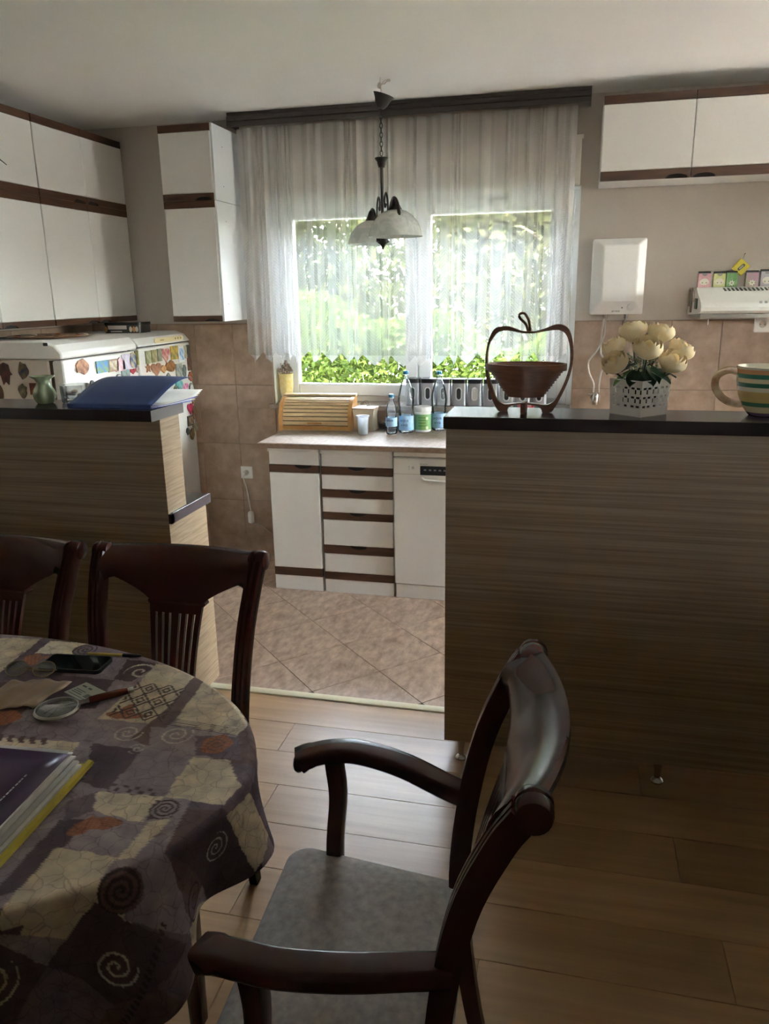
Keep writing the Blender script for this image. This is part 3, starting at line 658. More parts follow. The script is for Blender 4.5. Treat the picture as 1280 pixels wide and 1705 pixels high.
# ================================================================ CHAIRS
def make_chair(label, arms, loc, rz):
    t = thing('dining_chair' if not arms else 'dining_armchair', label, 'chair', loc, rz, 'dark dining chairs around the table' if not arms else None)
    SH = .455
    # seat cushion, rounded trapezoid
    wf, wb, y0, y1 = (.245, .205, -.215, .185) if not arms else (.262, .215, -.188, .200)
    outl = []
    for (cx, cy, a0, r) in ((wb-.05, y1-.05, 0, .05), (-wb+.05, y1-.05, 90, .05), (-wf+.045, y0+.045, 180, .045), (wf-.045, y0+.045, 270, .045)):
        for k in range(7): a = math.radians(a0+15*k); outl.append((cx+r*math.cos(a), cy+r*math.sin(a)))
    b = MB(); rows = []
    for (s, z) in ((.97, SH-.040), (1.0, SH-.030), (1.0, SH-.010), (.985, SH+.002), (.94, SH+.011), (.82, SH+.017), (.55, SH+.021), (.2, SH+.022)):
        rows.append([(p[0]*s, (p[1]+.01)*s-.01, z) for p in outl])
    b.grid(rows, closed_u=True); n = len(outl); b.f.append(tuple(range(len(b.v)-n, len(b.v)))); b.f.append(tuple(reversed(range(n))))
    b.build('seat', seat_fabric, t, 50)
    # seat rails
    fr = MB()
    fr.box(-wf+.03, wf-.03, y0+.012, y0+.036, SH-.10, SH-.038, .003); fr.box(-wb+.03, wb-.03, y1-.03, y1-.008, SH-.10, SH-.038, .003)
    for s in (-1, 1):
        fr.sweep([(s*(wf-.022), y0+.03, SH-.069), (s*(wb-.012), y1-.01, SH-.069)], [(-.011, -.031), (.011, -.031), (.011, .031), (-.011, .031)])
    fr.build('seat_frame', chair_wood, t)
    sq = [(-1, -1), (1, -1), (1, 1), (-1, 1)]
    def ro(w): return rrect(2, 2, .35, 2)
    for s in (-1, 1):
        x = s*(wf-.026)
        MB().sweep([(x, y0+.028, SH-.04), (x, y0+.027, .30), (x+s*.004, y0+.022, .0)], ro(1), [.0225, .021, .0165], up=(0, 1, 0)).build('leg', chair_wood, t)
    # rear posts: leg + upright in one sweep, reeded front
    post = []
    pw = .0225
    sec = [(-1, -1), (1, -1), (1, .75), (.85, 1), (.5, 1.0), (.36, .82), (.22, 1.0), (-.22, 1.0), (-.36, .82), (-.5, 1.0), (-.85, 1), (-1, .75)]
    for s in (-1, 1):
        pth = bez([(s*.178, .252, 0), (s*.184, .210, .20), (s*.192, .184, .42), (s*.200, .190, .60), (s*.212, .222, .78), (s*.222, .268, .90), (s*.226, .300, .955)], 30)
        sc = [(.70+.30*min(1, i/12)) for i in range(31)]
        bb = MB().sweep(pth, [(p[0]*.0185, -p[1]*.020) for p in sec], sc, up=(0, 1, 0))
        bb.build('rear_post', chair_wood, t, 40)
        # scroll finial at the post top: a roll along x with ringed end
        M = T(s*.226, .312, .958) @ R(PI/2, 'Y')
        MB().lathe([(.014, -.024), (.024, -.022), (.0265, -.016), (.0265, -.008), (.0235, -.005), (.0265, -.001), (.0265, .012), (.024, .020), (.014, .024)], 20, M=M).build('scroll', chair_wood, t)
    # crest rail: thick curved board bowed backwards and rolled at the top
    def rail_y(x): return .300+.045*(1-(x/.226)**2)
    rows = []; nx = 36
    for i in range(nx+1):
        x = -.215+.43*i/nx; ax_ = abs(x); yb = rail_y(x)
        # lower edge: arched over the openings, deep in the middle
        if ax_ < .078: zl = .838
        else:
            q = (ax_-.078)/(.215-.078); zl = .842+.058*min(1, q*1.35)**.8 - .018*max(0, q-.8)/.2
        zt = .976-.003*(1-(x/.226)**2)
        sec = []
        H_ = zt-zl
        for (u, yy) in ((0, -.004), (.12, -.013), (.28, -.020), (.45, -.0235), (.62, -.022), (.77, -.0155), (.88, -.006), (.96, .006), (1.0, .018), (.99, .028), (.92, .034), (.78, .033), (.5, .022), (.25, .012), (0, .006)):
            lean = (zl+u*H_-.972)*.45
            sec.append((x, yb+yy-.006+lean, zl+u*H_))
        rows.append(sec)
    b = MB().grid(rows, closed_u=True); m_ = len(rows[0]); b.f.append(tuple(range(m_))); b.f.append(tuple(reversed(range(len(b.v)-m_, len(b.v))))); b.build('crest_rail', chair_wood, t, 45)
    # moulding below crest + slotted splat
    mb = MB(); mb.box(-.083, .083, rail_y(0)-.078, rail_y(0)-.046, .832, .846, .004); mb.build('moulding', chair_wood, t)
    us = [-1, -.80, -.70, -.52, -.42, -.24, -.14, .14, .24, .42, .52, .70, .80, 1]; vs_ = [0, .10, .16, .22, .28, .34, .42, .5, .58, .66, .74, .82, .90, .94, 1]
    slot = {1: .16, 3: .28, 5: .40, 7: 9, 9-0: .40, 11: .28}; slots = {1: .13, 3: .25, 5: .37, 7: .37, 9: .25, 11: .13}
    slots = {1: .10, 3: .22, 5: .34, 7: .34, 9: .22, 11: .10}
    def sp(u, v, d):
        z = .475+v*(.835-.475); w = .074*(1-.42*math.sin(min(1, (1-v)*1.25)*PI*.5)**1.2*0.55) if True else .07
        w = .050+.026*v**1.6+.020*(1-v)**3
        yy = .190+(.270-.190)*((z-.475)/.36)**1.5
        return (u*w, yy+d, z)
    b = MB(); nu_, nv_ = len(us), len(vs_); idx = {}
    for d in (0, 1):
        for j in range(nv_):
            for i in range(nu_): idx[(d, i, j)] = len(b.v); b.v.append(sp(us[i], vs_[j], .012*d-.002))
    # slot columns between us index pairs (1,2),(3,4),(5,6) and mirrored (7,8),(9,10),(11,12)
    low = {1: 1, 3: 3, 5: 5, 7: 5, 9: 3, 11: 1}; hi = nv_-2
    hole = lambda i, j: i in low and low[i] <= j < hi
    for j in range(nv_-1):
        for i in range(nu_-1):
            if hole(i, j): continue
            b.f.append((idx[0, i, j], idx[0, i+1, j], idx[0, i+1, j+1], idx[0, i, j+1])); b.f.append((idx[1, i, j], idx[1, i, j+1], idx[1, i+1, j+1], idx[1, i+1, j]))
            for (di, dj, a_, c_) in ((-1, 0, (i, j), (i, j+1)), (1, 0, (i+1, j), (i+1, j+1)), (0, -1, (i, j), (i+1, j)), (0, 1, (i, j+1), (i+1, j+1))):
                ii, jj = i+di, j+dj
                if ii < 0 or jj < 0 or ii >= nu_-1 or jj >= nv_-1 or hole(ii, jj):
                    b.f.append((idx[0, a_[0], a_[1]], idx[0, c_[0], c_[1]], idx[1, c_[0], c_[1]], idx[1, a_[0], a_[1]]))
    b.build('splat', chair_wood, t, 30)
    if arms:
        for s in (-1, 1):
            pth = bez([(s*.205, .200, .660), (s*.222, .150, .668), (s*.255, .06, .684), (s*.272, -.03, .693), (s*.268, -.09, .693), (s*.256, -.138, .685), (s*.250, -.158, .676)], 28)
            sc = [(1.0+.12*math.sin(PI*i/28)+(.12 if i > 22 else 0), 1.0+(.25*(i-22)/6 if i > 22 else 0)) for i in range(29)]
            b = MB().sweep(pth, rrect(.048, .034, .009, 3), sc); b.ball((s*.250, -.156, .674), (.028, .014, .021), 14, 8); b.build('arm', chair_wood, t, 40)
            MB().sweep(bez([(s*.256, -.085, .682), (s*.254, -.078, .60), (s*.249, -.086, .50), (s*.249, -.090, .40)], 12), rrect(.044, .034, .008, 2), up=(0, 1, 0)).build('arm_support', chair_wood, t, 40)
    return t
make_chair('dark armchair with grey padded seat in the foreground', True, (-.345, 1.095, 0), -PI/2+math.radians(3)).scale = (1, 1, 1.013)
make_chair('dark dining chair in full view behind the table', False, (-.995, 1.465, 0), 0)
make_chair('dark dining chair behind the table, cut by the left frame edge', False, (-1.528, 1.455, 0), 0)

# ================================================================ TABLE AND CLOTH
TCX, TCY, TA, TB, TZ_ = -1.35, 1.12, .79, .49, .763
t = thing('dining_table', 'oval dark wooden dining table under the patterned cloth', 'table', (TCX, TCY, 0))
el = [((TA-.006)*math.cos(2*PI*k/72), (TB-.006)*math.sin(2*PI*k/72)) for k in range(72)]
MB().prism(el, .728, .758, 'xy').build('tabletop', chair_wood, t)
MB().lathe([(.10, .10), (.085, .16), (.06, .24), (.055, .40), (.075, .52), (.065, .62), (.11, .70), (.11, .728)], 28).build('pedestal', chair_wood, t)
for k in range(4):
    a = PI/4+k*PI/2; c, s = math.cos(a), math.sin(a)
    MB().sweep(bez([(.07*c, .07*s, .20), (.18*c, .18*s, .19), (.27*c, .27*s, .11), (.36*c, .36*s, .035), (.42*c, .42*s, .028)], 16), rrect(.055, .05, .012, 3), [1.1]*6+[1.0]*6+[.9]*5).build('foot', chair_wood, t)
# --- printed pattern, computed in flat cloth coordinates
CR = {'cream': (.80, .69, .52), 'mauve': (.42, .345, .36), 'mauve2': (.38, .31, .335), 'purple': (.22, .16, .195), 'dark': (.135, .092, .11), 'brown': (.20, .125, .12), 'rust': (.40, .165, .095), 'ink': (.075, .05, .055), 'line': (.76, .70, .62)}
POLYS = [
('cream', [(-1.401, 1.598), (-1.164, 1.608), (-1.146, 1.543), (-1.312, 1.525)]), ('purple', [(-1.298, 1.421), (-1.323, 1.607), (-1.294, 1.613), (-1.267, 1.427)]),
('cream', [(-1.481, 1.582), (-1.327, 1.605), (-1.314, 1.464), (-1.372, 1.452)]), ('purple', [(-1.163, 1.606), (-1.002, 1.594), (-1.006, 1.55), (-1.13, 1.547)]),
('dark', [(-1.162, 1.438), (-1.005, 1.443), (-.972, 1.315), (-1.116, 1.284)]), ('dark', [(-1.009, 1.445), (-1.033, 1.545), (-.942, 1.54), (-.961, 1.444)]),
('cream', [(-1.003, 1.606), (-.918, 1.592), (-.833, 1.55), (-.958, 1.548)]), ('cream', [(-.952, 1.538), (-.825, 1.535), (-.809, 1.416), (-.802, 1.287), (-.944, 1.28), (-.939, 1.445)]),
('brown', [(-.833, 1.545), (-.792, 1.525), (-.779, 1.398), (-.783, 1.209), (-.833, 1.222), (-.819, 1.356)]), ('cream', [(-.8, 1.512), (-.751, 1.495), (-.621, 1.326), (-.626, 1.283), (-.776, 1.293)]),
('mauve', [(-.816, 1.276), (-.626, 1.283), (-.594, 1.211), (-.783, 1.209)]), ('purple', [(-.708, 1.265), (-.618, 1.276), (-.582, 1.199), (-.677, 1.2)]),
('dark', [(-.898, 1.193), (-.787, 1.193), (-.782, 1.063), (-.842, 1.074)]), ('mauve2', [(-.791, 1.2), (-.686, 1.184), (-.676, 1.067), (-.779, 1.073)]),
('cream', [(-.681, 1.193), (-.603, 1.195), (-.55, 1.126), (-.56, 1.067), (-.67, 1.068)]), ('cream', [(-.799, 1.056), (-.672, 1.068), (-.675, .995), (-.774, 1.006)]),
('mauve', [(-.765, .984), (-.675, .995), (-.669, .91), (-.778, .91)]), ('dark', [(-.816, .973), (-.765, .984), (-.771, .816), (-.809, .788)]),
('purple', [(-.834, 1.017), (-.799, 1.056), (-.774, 1.006), (-.805, .97)]), ('cream', [(-.778, .91), (-.669, .91), (-.668, .80), (-.774, .74)]),
('dark', [(-.681, 1.056), (-.636, 1.06), (-.632, 1.025), (-.668, 1.004)]), ('cream', [(-.663, 1.0), (-.631, 1.014), (-.62, .921), (-.665, .906)]),
('cream', [(-1.112, 1.172), (-.927, 1.193), (-.919, 1.154), (-1.078, 1.131)]), ('mauve', [(-.958, 1.246), (-.905, 1.275), (-.842, 1.205), (-.91, 1.19)]),
('dark', [(-.55, 1.26), (-.40, 1.30), (-.36, 1.16), (-.53, 1.14)]), ('purple', [(-.60, 1.36), (-.50, 1.45), (-.40, 1.32), (-.55, 1.27)]), ('dark', [(-.56, 1.06), (-.40, 1.10), (-.38, .98), (-.60, .94)]),
('cream', [(-.53, 1.14), (-.44, 1.15), (-.40, 1.08), (-.54, 1.06)]), ('mauve2', [(-.63, 1.0), (-.60, .94), (-.45, .88), (-.60, .83), (-.645, .90)]), ('dark', [(-.655, .83), (-.60, .83), (-.47, .86), (-.52, .70), (-.66, .70)]),
('cream', [(-.40, .97), (-.47, .88), (-.40, .84), (-.34, .94)]), ('purple', [(-.66, .70), (-.52, .70), (-.50, .55), (-.68, .58)]), ('dark', [(-.80, .74), (-.66, .70), (-.68, .55), (-.86, .56)]), ('cream', [(-.92, .72), (-.80, .74), (-.84, .60), (-.95, .60)])]
def cloth_colour(X, Y):
    n = len(X); col = np.zeros((n, 3)); rg = np.random.default_rng(5)
    # base patchwork on a turned grid
    a = math.radians(8); gx = (X*math.cos(a)+Y*math.sin(a))/.155; gy = (-X*math.sin(a)+Y*math.cos(a))/.14
    key = (np.floor(gx).astype(int)*7919+np.floor(gy).astype(int)*104729) % 997
    names = ['mauve', 'mauve', 'mauve2', 'purple', 'cream', 'dark', 'mauve2', 'brown']
    pal = np.array([CR[q] for q in names]); col[:] = pal[key % 8]
    inside_top = ((X-TCX)/TA)**2+((Y-TCY)/TB)**2 < 1.02
    vis = inside_top & (X > -1.3); col[vis & (col[:, 0] > .5)] = CR['mauve']; col[vis & (col[:, 0] < .15)] = CR['mauve2']
    wob = .0012*np.sin(X*160+Y*70)+.0010*np.sin(Y*210-X*90)
    def inpoly(P, x, y):
        r = np.zeros(n, bool); m = len(P)
        for i in range(m):
            (x0, y0), (x1, y1_) = P[i], P[(i+1) % m]
            c = (y0 > y) != (y1_ > y); xi = (x1-x0)*(y-y0)/((y1_-y0) or 1e-9)+x0; r ^= c & (x < xi)
        return r
    for (nm, P) in POLYS: col[inpoly(P, X+wob, Y+wob)] = CR[nm]
    def disc(c, rx, ry, q, ang=0):
        dx, dy = X-c[0], Y-c[1]; u = dx*math.cos(ang)+dy*math.sin(ang); v = -dx*math.sin(ang)+dy*math.cos(ang)
        m = (u/rx)**2+(v/ry)**2 < 1+.15*np.sin(np.arctan2(dy, dx)*5); col[m] = CR[q]
        st = m & (np.sin(u*700) > .75); col[st] = np.array(CR[q])*1.35
    def spiral(c, r, q, turns=3.0, w=.34, bgc=None):
        dx, dy = X-c[0], Y-c[1]; d = np.hypot(dx, dy); th = np.arctan2(dy, dx)
        m = d < r
        if bgc: col[m] = CR[bgc]
        ph = (d/r*turns-th/(2*PI)) % 1; col[m & (ph < w)] = CR[q]
    disc((-.653, 1.243), .030, .034, 'rust'); spiral((-.653, 1.243), .022, 'brown', 2, .3)
    disc((-.767, .965), .016, .028, 'rust', -.3); disc((-.738, .980), .030, .017, 'rust', .25)
    disc((-.895, 1.305), .045, .014, 'rust', .1); disc((-.90, 1.325), .014, .026, 'rust', .3); disc((-1.143, 1.242), .035, .03, 'rust'); disc((-1.266, 1.497), .022, .03, 'rust', .6); disc((-.771, 1.504), .012, .022, 'rust'); disc((-1.215, 1.512), .034, .012, 'rust')
    spiral((-.653, 1.037), .028, 'ink', 3, .45, 'mauve'); spiral((-.630, .862), .036, 'ink', 3, .5, 'brown'); spiral((-.749, 1.258), .034, 'line', 2.2, .26); spiral((-.850, 1.243), .032, 'line', 2.2, .26); spiral((-1.166, 1.573), .034, 'ink', 3, .4, 'purple'); spiral((-.965, 1.492), .04, 'line', 1.6, .26); spiral((-.80, 1.196), .018, 'line', 1.8, .26)
    spiral((-.50, 1.02), .030, 'line', 2.5, .26); spiral((-.56, .76), .035, 'line', 2.2, .26); spiral((-.74, .66), .045, 'cream', 2.2, .2); spiral((-.47, .93), .04, 'ink', 2.2, .2)
    # diamond lattice on the cream patch
    u = (X+.875)+(Y-1.37)*.12; v = Y-1.37; p = ((u+v*.85)/.043); q = ((u-v*.85)/.043)
    lat = (np.abs(u) < .062) & (np.abs(v) < .075)
    e = np.minimum(np.abs(p-np.round(p)), np.abs(q-np.round(q))); cell = (np.floor(p)+np.floor(q)).astype(int) % 2 == 0
    col[lat & (e < .07)] = CR['ink']; ee = np.maximum(np.abs(p-np.floor(p)-.5), np.abs(q-np.floor(q)-.5)); col[lat & cell & (ee < .28) & (ee > .14)] = CR['ink']
    # comb bars and hatching
    m = (X > -1.11) & (X < -.99) & (np.abs(Y-1.177-(X+1.05)*.06) < .012) & ((((X+Y*.5)/.026) % 1) < .5); col[m] = CR['brown']
    m = (np.abs(Y-1.297+(X+.70)*.05) < .014) & (X > -.79) & (X < -.63) & (np.sin(Y*1100+X*60) > .55); col[m] = CR['ink']
    m = (np.abs(X+.735) < .05) & (np.abs(Y-1.072) < .012) & (np.sin(X*260)*np.sin(Y*260) > .3); col[m] = CR['dark']
    for k in range(6): m = (np.abs(Y-(.66+.018*k)-.006*np.sin(X*30+k)) < .0028) & (X > -.98) & (X < -.80); col[m] = CR['dark']
    m = (np.abs((X+.52)+(Y-.80)*.3) < .006) & (np.abs(Y-.76) < .10) & (((Y*90) % 1) < .55); col[m] = CR['ink']
    return col
NTH, NR, ND = 1700, 190, 90
th = np.linspace(0, 2*PI, NTH, endpoint=False)
ex, ey = TA*np.cos(th), TB*np.sin(th); er = np.hypot(ex, ey); nx_, ny_ = np.cos(th)/TA, np.sin(th)/TB; nl = np.hypot(nx_, ny_); nx_, ny_ = nx_/nl, ny_/nl
V = []; UVc = []
for i in range(1, NR+1):
    s = (i/NR)
    V.append(np.stack([TCX+ex*s, TCY+ey*s, np.full(NTH, TZ_)+.0008*np.sin(ex*s*23)*np.cos(ey*s*31)], 1)); UVc.append(np.stack([TCX+ex*s, TCY+ey*s], 1))
drop = np.interp(np.degrees(th), [0, 12, 30, 60, 90, 180, 240, 285, 310, 330, 345, 360], [.150, .135, .15, .20, .22, .22, .25, .27, .285, .275, .205, .150])+.008*np.sin(9*th+1.0)
tt = np.unwrap(th); f1_ = np.sin(11*th+.8+.8*np.sin(2*th)); f2_ = np.sin(17*th+2.2)
# gentle large pleats; the long back side hangs nearly flat
flat = 1-.85*np.exp(-((th-PI/2)/.75)**4)
for i in range(1, ND+1):
    q = i/ND; s = q*drop
    R0 = .016; ang = np.minimum(s/R0, PI/2); off = R0*np.sin(ang); dz = R0*(1-np.cos(ang))+np.maximum(0, s-R0*PI/2)
    amp = (.042*f1_+.014*f2_)*flat*np.clip((s-.01)/.2, 0, 1)**1.1
    out_ = off+amp+.018*flat*np.clip((s-.02)/.2, 0, 1)
    V.append(np.stack([TCX+ex+nx_*out_, TCY+ey+ny_*out_, TZ_-dz*(1-.012*f1_)], 1)); UVc.append(np.stack([TCX+ex+nx_*s*1.0, TCY+ey+ny_*s*1.0], 1))
V = np.concatenate([np.array([[TCX, TCY, TZ_]])]+V); UVc = np.concatenate([np.array([[TCX, TCY]])]+UVc)
NRR = NR+ND; i0 = np.arange(NTH); i1 = (i0+1) % NTH
F = [np.stack([1+r*NTH+i0, 1+r*NTH+i1, 1+(r+1)*NTH+i1, 1+(r+1)*NTH+i0], 1)[:, ::-1] for r in range(NRR-1)]
F = np.concatenate(F); tris = [(0, int(1+a), int(1+b_)) for a, b_ in zip(i0, i1)]
me = bpy.data.meshes.new('tablecloth'); me.from_pydata(V.tolist(), [], [tuple(f[::-1]) for f in F.tolist()]+tris); me.shade_smooth()
ca = me.color_attributes.new('print', 'FLOAT_COLOR', 'POINT'); cc = np.ones((len(V), 4)); cc[:, :3] = cloth_colour(UVc[:, 0], UVc[:, 1]); ca.data.foreach_set('color', cc.ravel())
ul = me.uv_layers.new(name='UVMap'); vi = np.zeros(len(me.loops), dtype=np.int32); me.loops.foreach_get('vertex_index', vi); ul.data.foreach_set('uv', UVc[vi].ravel())
m, q, b = nodes_of('printed_cloth'); N = q.nodes.new; Lk = q.links.new
at = N('ShaderNodeVertexColor'); at.layer_name = 'print'; uvn = N('ShaderNodeUVMap'); uvn.uv_map = 'UVMap'
vo = N('ShaderNodeTexVoronoi'); vo.feature = 'DISTANCE_TO_EDGE'; vo.inputs['Scale'].default_value = 32
nz = N('ShaderNodeTexNoise'); nz.inputs['Scale'].default_value = 30; nz.inputs['Detail'].default_value = 6; Lk(uvn.outputs[0], nz.inputs['Vector'])
mxv = N('ShaderNodeVectorMath'); mxv.operation = 'MULTIPLY_ADD'; Lk(nz.outputs['Color'], mxv.inputs[0]); mxv.inputs[1].default_value = (.03, .03, .0); Lk(uvn.outputs[0], mxv.inputs[2]); Lk(mxv.outputs[0], vo.inputs['Vector'])
rp = N('ShaderNodeValToRGB'); rp.color_ramp.elements[0].position = 0.0; rp.color_ramp.elements[1].position = .035; rp.color_ramp.elements[0].color = (.66, .62, .62, 1); rp.color_ramp.elements[1].color = (1, 1, 1, 1); Lk(vo.outputs['Distance'], rp.inputs[0])
r2 = N('ShaderNodeValToRGB'); r2.color_ramp.elements[0].position = .3; r2.color_ramp.elements[1].position = .7; r2.color_ramp.elements[0].color = (.70, .68, .70, 1); r2.color_ramp.elements[1].color = (1.12, 1.12, 1.1, 1); Lk(nz.outputs[0], r2.inputs[0])
k1 = N('ShaderNodeMixRGB'); k1.blend_type = 'MULTIPLY'; k1.inputs[0].default_value = 1; k2 = N('ShaderNodeMixRGB'); k2.blend_type = 'MULTIPLY'; k2.inputs[0].default_value = 1
Lk(at.outputs[0], k1.inputs[1]); Lk(rp.outputs[0], k1.inputs[2]); Lk(k1.outputs[0], k2.inputs[1]); Lk(r2.outputs[0], k2.inputs[2]); Lk(k2.outputs[0], b.inputs['Base Color']); b.inputs['Roughness'].default_value = .75; b.inputs['Specular IOR Level'].default_value = .3
tag(link('tablecloth', me, m), 'purple and cream patchwork-print tablecloth draped over the oval table', 'tablecloth')

# ================================================================ THINGS ON THE WORKTOP AND SILL
WZ = .8572
# roll-top bread box
t = thing('bread_box', 'pale wooden roll-top bread box on the worktop', 'bread box', (-1.445, 4.275, WZ), math.radians(3))
def bb_profile(grow=0.0):
    pts = [(.165, 0), (-.010-grow, 0)]
    for k in range(13):
        a = k/12; y = -.010-grow+(.125)*a**1.9; z = .03+.155*math.sin(a*PI/2)**.95; pts.append((y, z*(1+grow)))
    pts += [(.165, .192)]
    return pts
for s in (-1, 1): MB().prism(bb_profile(), s*.208-.011, s*.208+.011, 'yz').build('side_panel', pine_orange, t, 30)
MB().box(-.197, .197, .0, .165, 0, .012, .002).box(-.197, .197, .145, .163, .012, .185).build('back_and_base', pine, t, 0)
MB().box(-.197, .197, .0, .012, 0, .027, .003).build('front_rail', pine_orange, t)
MB().box(-.222, .222, .118, .168, .185, .199, .003).build('top_board', pine, t)
MB().grid([[(x, .0065+.118*a**1.9, .029+.146*math.sin(a*PI/2)**.95) for x in (-.195, .195)] for a in np.linspace(0, .93, 12)]).build('slat_gap_shade', gap_shade, t, 40)  # black sheet painting the shade between the slats
prev = None; ns = 9
for k in range(ns):
    a0, a1 = k/ns*.93, (k+1)/ns*.93
    P = [(.004+.118*a**1.9, .03+.148*math.sin(a*PI/2)**.95) for a in (a0, a1)]
    dy, dz = P[1][0]-P[0][0], P[1][1]-P[0][1]; L = math.hypot(dy, dz); nyy, nzz = -dz/L, dy/L; g = .0014
    q0 = (P[0][0]+dy/L*g, P[0][1]+dz/L*g); q1 = (P[1][0]-dy/L*g, P[1][1]-dz/L*g)
    out_ = [q0, q1, (q1[0]+nyy*.006-dy/L*.0022, q1[1]+nzz*.006-dz/L*.0022), (q0[0]+nyy*.006+dy/L*.0022, q0[1]+nzz*.006+dz/L*.0022)]
    MB().prism(out_, -.196, .196, 'yz').build('slat', pine, t, 0)
MB().sweep([(-.04, -.012, .045), (-.035, -.016, .045), (.035, -.016, .045), (.04, -.012, .045)], [(.005*math.cos(q), .005*math.sin(q)) for q in np.linspace(0, 2*PI, 8, endpoint=False)]).build('handle', pine_orange, t)
# small wooden box with wire handles
t = thing('wooden_box', 'small waisted plywood box with wire loop handles beside the bread box', 'box', (-1.162, 4.36, WZ), math.radians(0))
ws = lambda z: .060+.006*math.cos((z/.125-.5)*2*PI)*-1
pr_ = [(-.064, 0), (.064, 0), (.057, .04), (.056, .075), (.064, .125), (-.064, .125), (-.056, .075), (-.057, .04)]
MB().prism(pr_, -.055, -.049, 'xz').build('front_panel', pale_ply, t, 30)
MB().prism(pr_, .049, .055, 'xz').build('back_panel', pale_ply, t, 30)
for s in (-1, 1):
    MB().sweep([(s*.061, 0, .0), (s*.054, 0, .04), (s*.053, 0, .075), (s*.061, 0, .125)], [(-.003, -.048), (.003, -.048), (.003, .048), (-.003, .048)], up=(0, 1, 0)).build('side_panel', pale_ply, t, 30)
MB().box(-.066, .066, -.057, .057, .1255, .131, .001).build('lid', mat('box_lid_wood', (.50, .30, .17), .45, var=.2, scale=(10, 40, 10)), t)
for y in (-.028, .028): MB().tube(bez([(-.018, y, .130), (-.019, y, .150), (-.010, y, .163), (.006, y, .163), (.016, y, .150), (.016, y, .130)], 16), .0016, 6).build('wire_handle', chrome, t)
# plastic cup
cup_m = clear_mat('frosted_plastic', (.95, .97, 1), 1.4, .2, 1.0, .75, (.86, .89, .93))
MB().lathe([(.027, 0), (.028, .002), (.036, .098), (.0395, .100), (.0395, .104), (.036, .103), (.0275, .006), (.001, .005)], 28, capt=False).build('plastic_cup', cup_m)
o = bpy.data.objects['plastic_cup']; o.location = (-1.137, 4.205, WZ); tag(o, 'white translucent plastic cup in front of the wooden box', 'cup')
# bottles
pet = clear_mat('bottle_plastic', (.965, .985, .995), 1.30, .04, 1.1, .07, (.90, .95, 1.0))
blue_cap = mat('teal_cap', (0.02, 0.20, 0.36), .4); lbl = mat('bottle_label_blue', (0.28, 0.55, 0.85), .5, col2=(.55, .75, .92), scale=(20, 20, 20)); lbl_ink = mat('label_ink_blue', (.03, .08, .30), .5)
def bottle(label, loc, prof, capr, capz, lb, words, sizes):
    t = thing('water_bottle', label, 'bottle', loc, 0, 'water bottles on the worktop')
    MB().lathe(prof, 28).build('bottle_body', pet, t, 60)
    MB().lathe([(capr, capz), (capr, capz+.016), (capr*.92, capz+.018)], 20).build('cap', blue_cap, t)
    MB().lathe([(capr*1.05, capz-.004), (capr*1.05, capz-.001)], 20).build('collar_ring', white_plastic, t)
    if lb:
        r, z0, z1 = lb
        l_ = MB().lathe([(r, z0), (r, z1)], 28, capb=False, capt=False).build('label_sleeve', lbl, t, 60)
        for (w, sz, dz, a) in zip(words, sizes, (.62, .30, .3), (-.1, .0, .2)):
            M = R(math.radians(10)+a, 'Z') @ T(-sz*.28*len(w), -r-.0012, z0+(z1-z0)*dz) @ R(PI/2, 'X')
            text_obj(w, sz, lbl_ink, l_, M)
    return t
big = [(.030, 0), (.040, .004), (.042, .012), (.042, .10), (.0385, .105), (.041, .112), (.0385, .12), (.041, .127), (.0385, .135), (.044, .155), (.046, .18), (.044, .21), (.036, .25), (.024, .285), (.0145, .305), (.0135, .318), (.0135, .33)]
small = [(.024, 0), (.030, .003), (.0315, .010), (.0315, .09), (.029, .096), (.031, .104), (.029, .112), (.031, .12), (.0305, .14), (.025, .165), (.016, .185), (.0125, .196), (.0125, .205)]
bottle('small clear water bottle beside the plastic cup', (-.978, 4.235, WZ), small, .0145, .206, (.0322, .045, .095), ['aqua'], [.020])
bottle('tall clear water bottle in front of the first canister', (-.905, 4.29, WZ), big, .0165, .330, (.0428, .018, .100), ['aqua', 'viva'], [.026, .026])
bottle('tall clear water bottle half hidden by the right bar counter', (-.735, 4.40, WZ), [(r, z*.97) for (r, z) in big], .0165, .320, (.0428, .018, .100), ['aqua', 'viva'], [.026, .026])
# supplement jar
t = thing('plastic_jar', 'white plastic jar with green label and white lid between the bottles', 'jar', (-.823, 4.36, WZ))
MB().lathe([(.046, 0), (.048, .004), (.048, .110), (.045, .113)], 32).build('jar_body', white_plastic, t, 40)
MB().lathe([(.050, .113), (.0505, .116), (.0505, .138), (.048, .142)], 32).build('lid', white_plastic, t, 40)
l_ = MB().lathe([(.0487, .012), (.0487, .100)], 32, capb=False, capt=False).build('label_sleeve', mat('jar_green', (.30, .46, .12), .5, col2=(.10, .40, .32), scale=(8, 8, 2)), t, 60)
jp = mat('jar_print', (.10, .28, .06), .5)
for z in (.036, .052, .068, .082): MB().sweep([(.0492*math.sin(a), -.0492*math.cos(a), z) for a in np.linspace(-.35, .55, 8)], [(-.0003, -.0025), (.0003, -.0025), (.0003, .0025), (-.0003, .0025)]).build('print_line', jp, l_)
for z in (.078, .024): MB().sweep([(.0494*math.sin(a), -.0494*math.cos(a), z) for a in np.linspace(.55, .85, 5)], [(-.0003, -.008), (.0003, -.008), (.0003, .008), (-.0003, .008)]).build('print_block', mat('jar_pale', (.75, .80, .55), .5), l_)
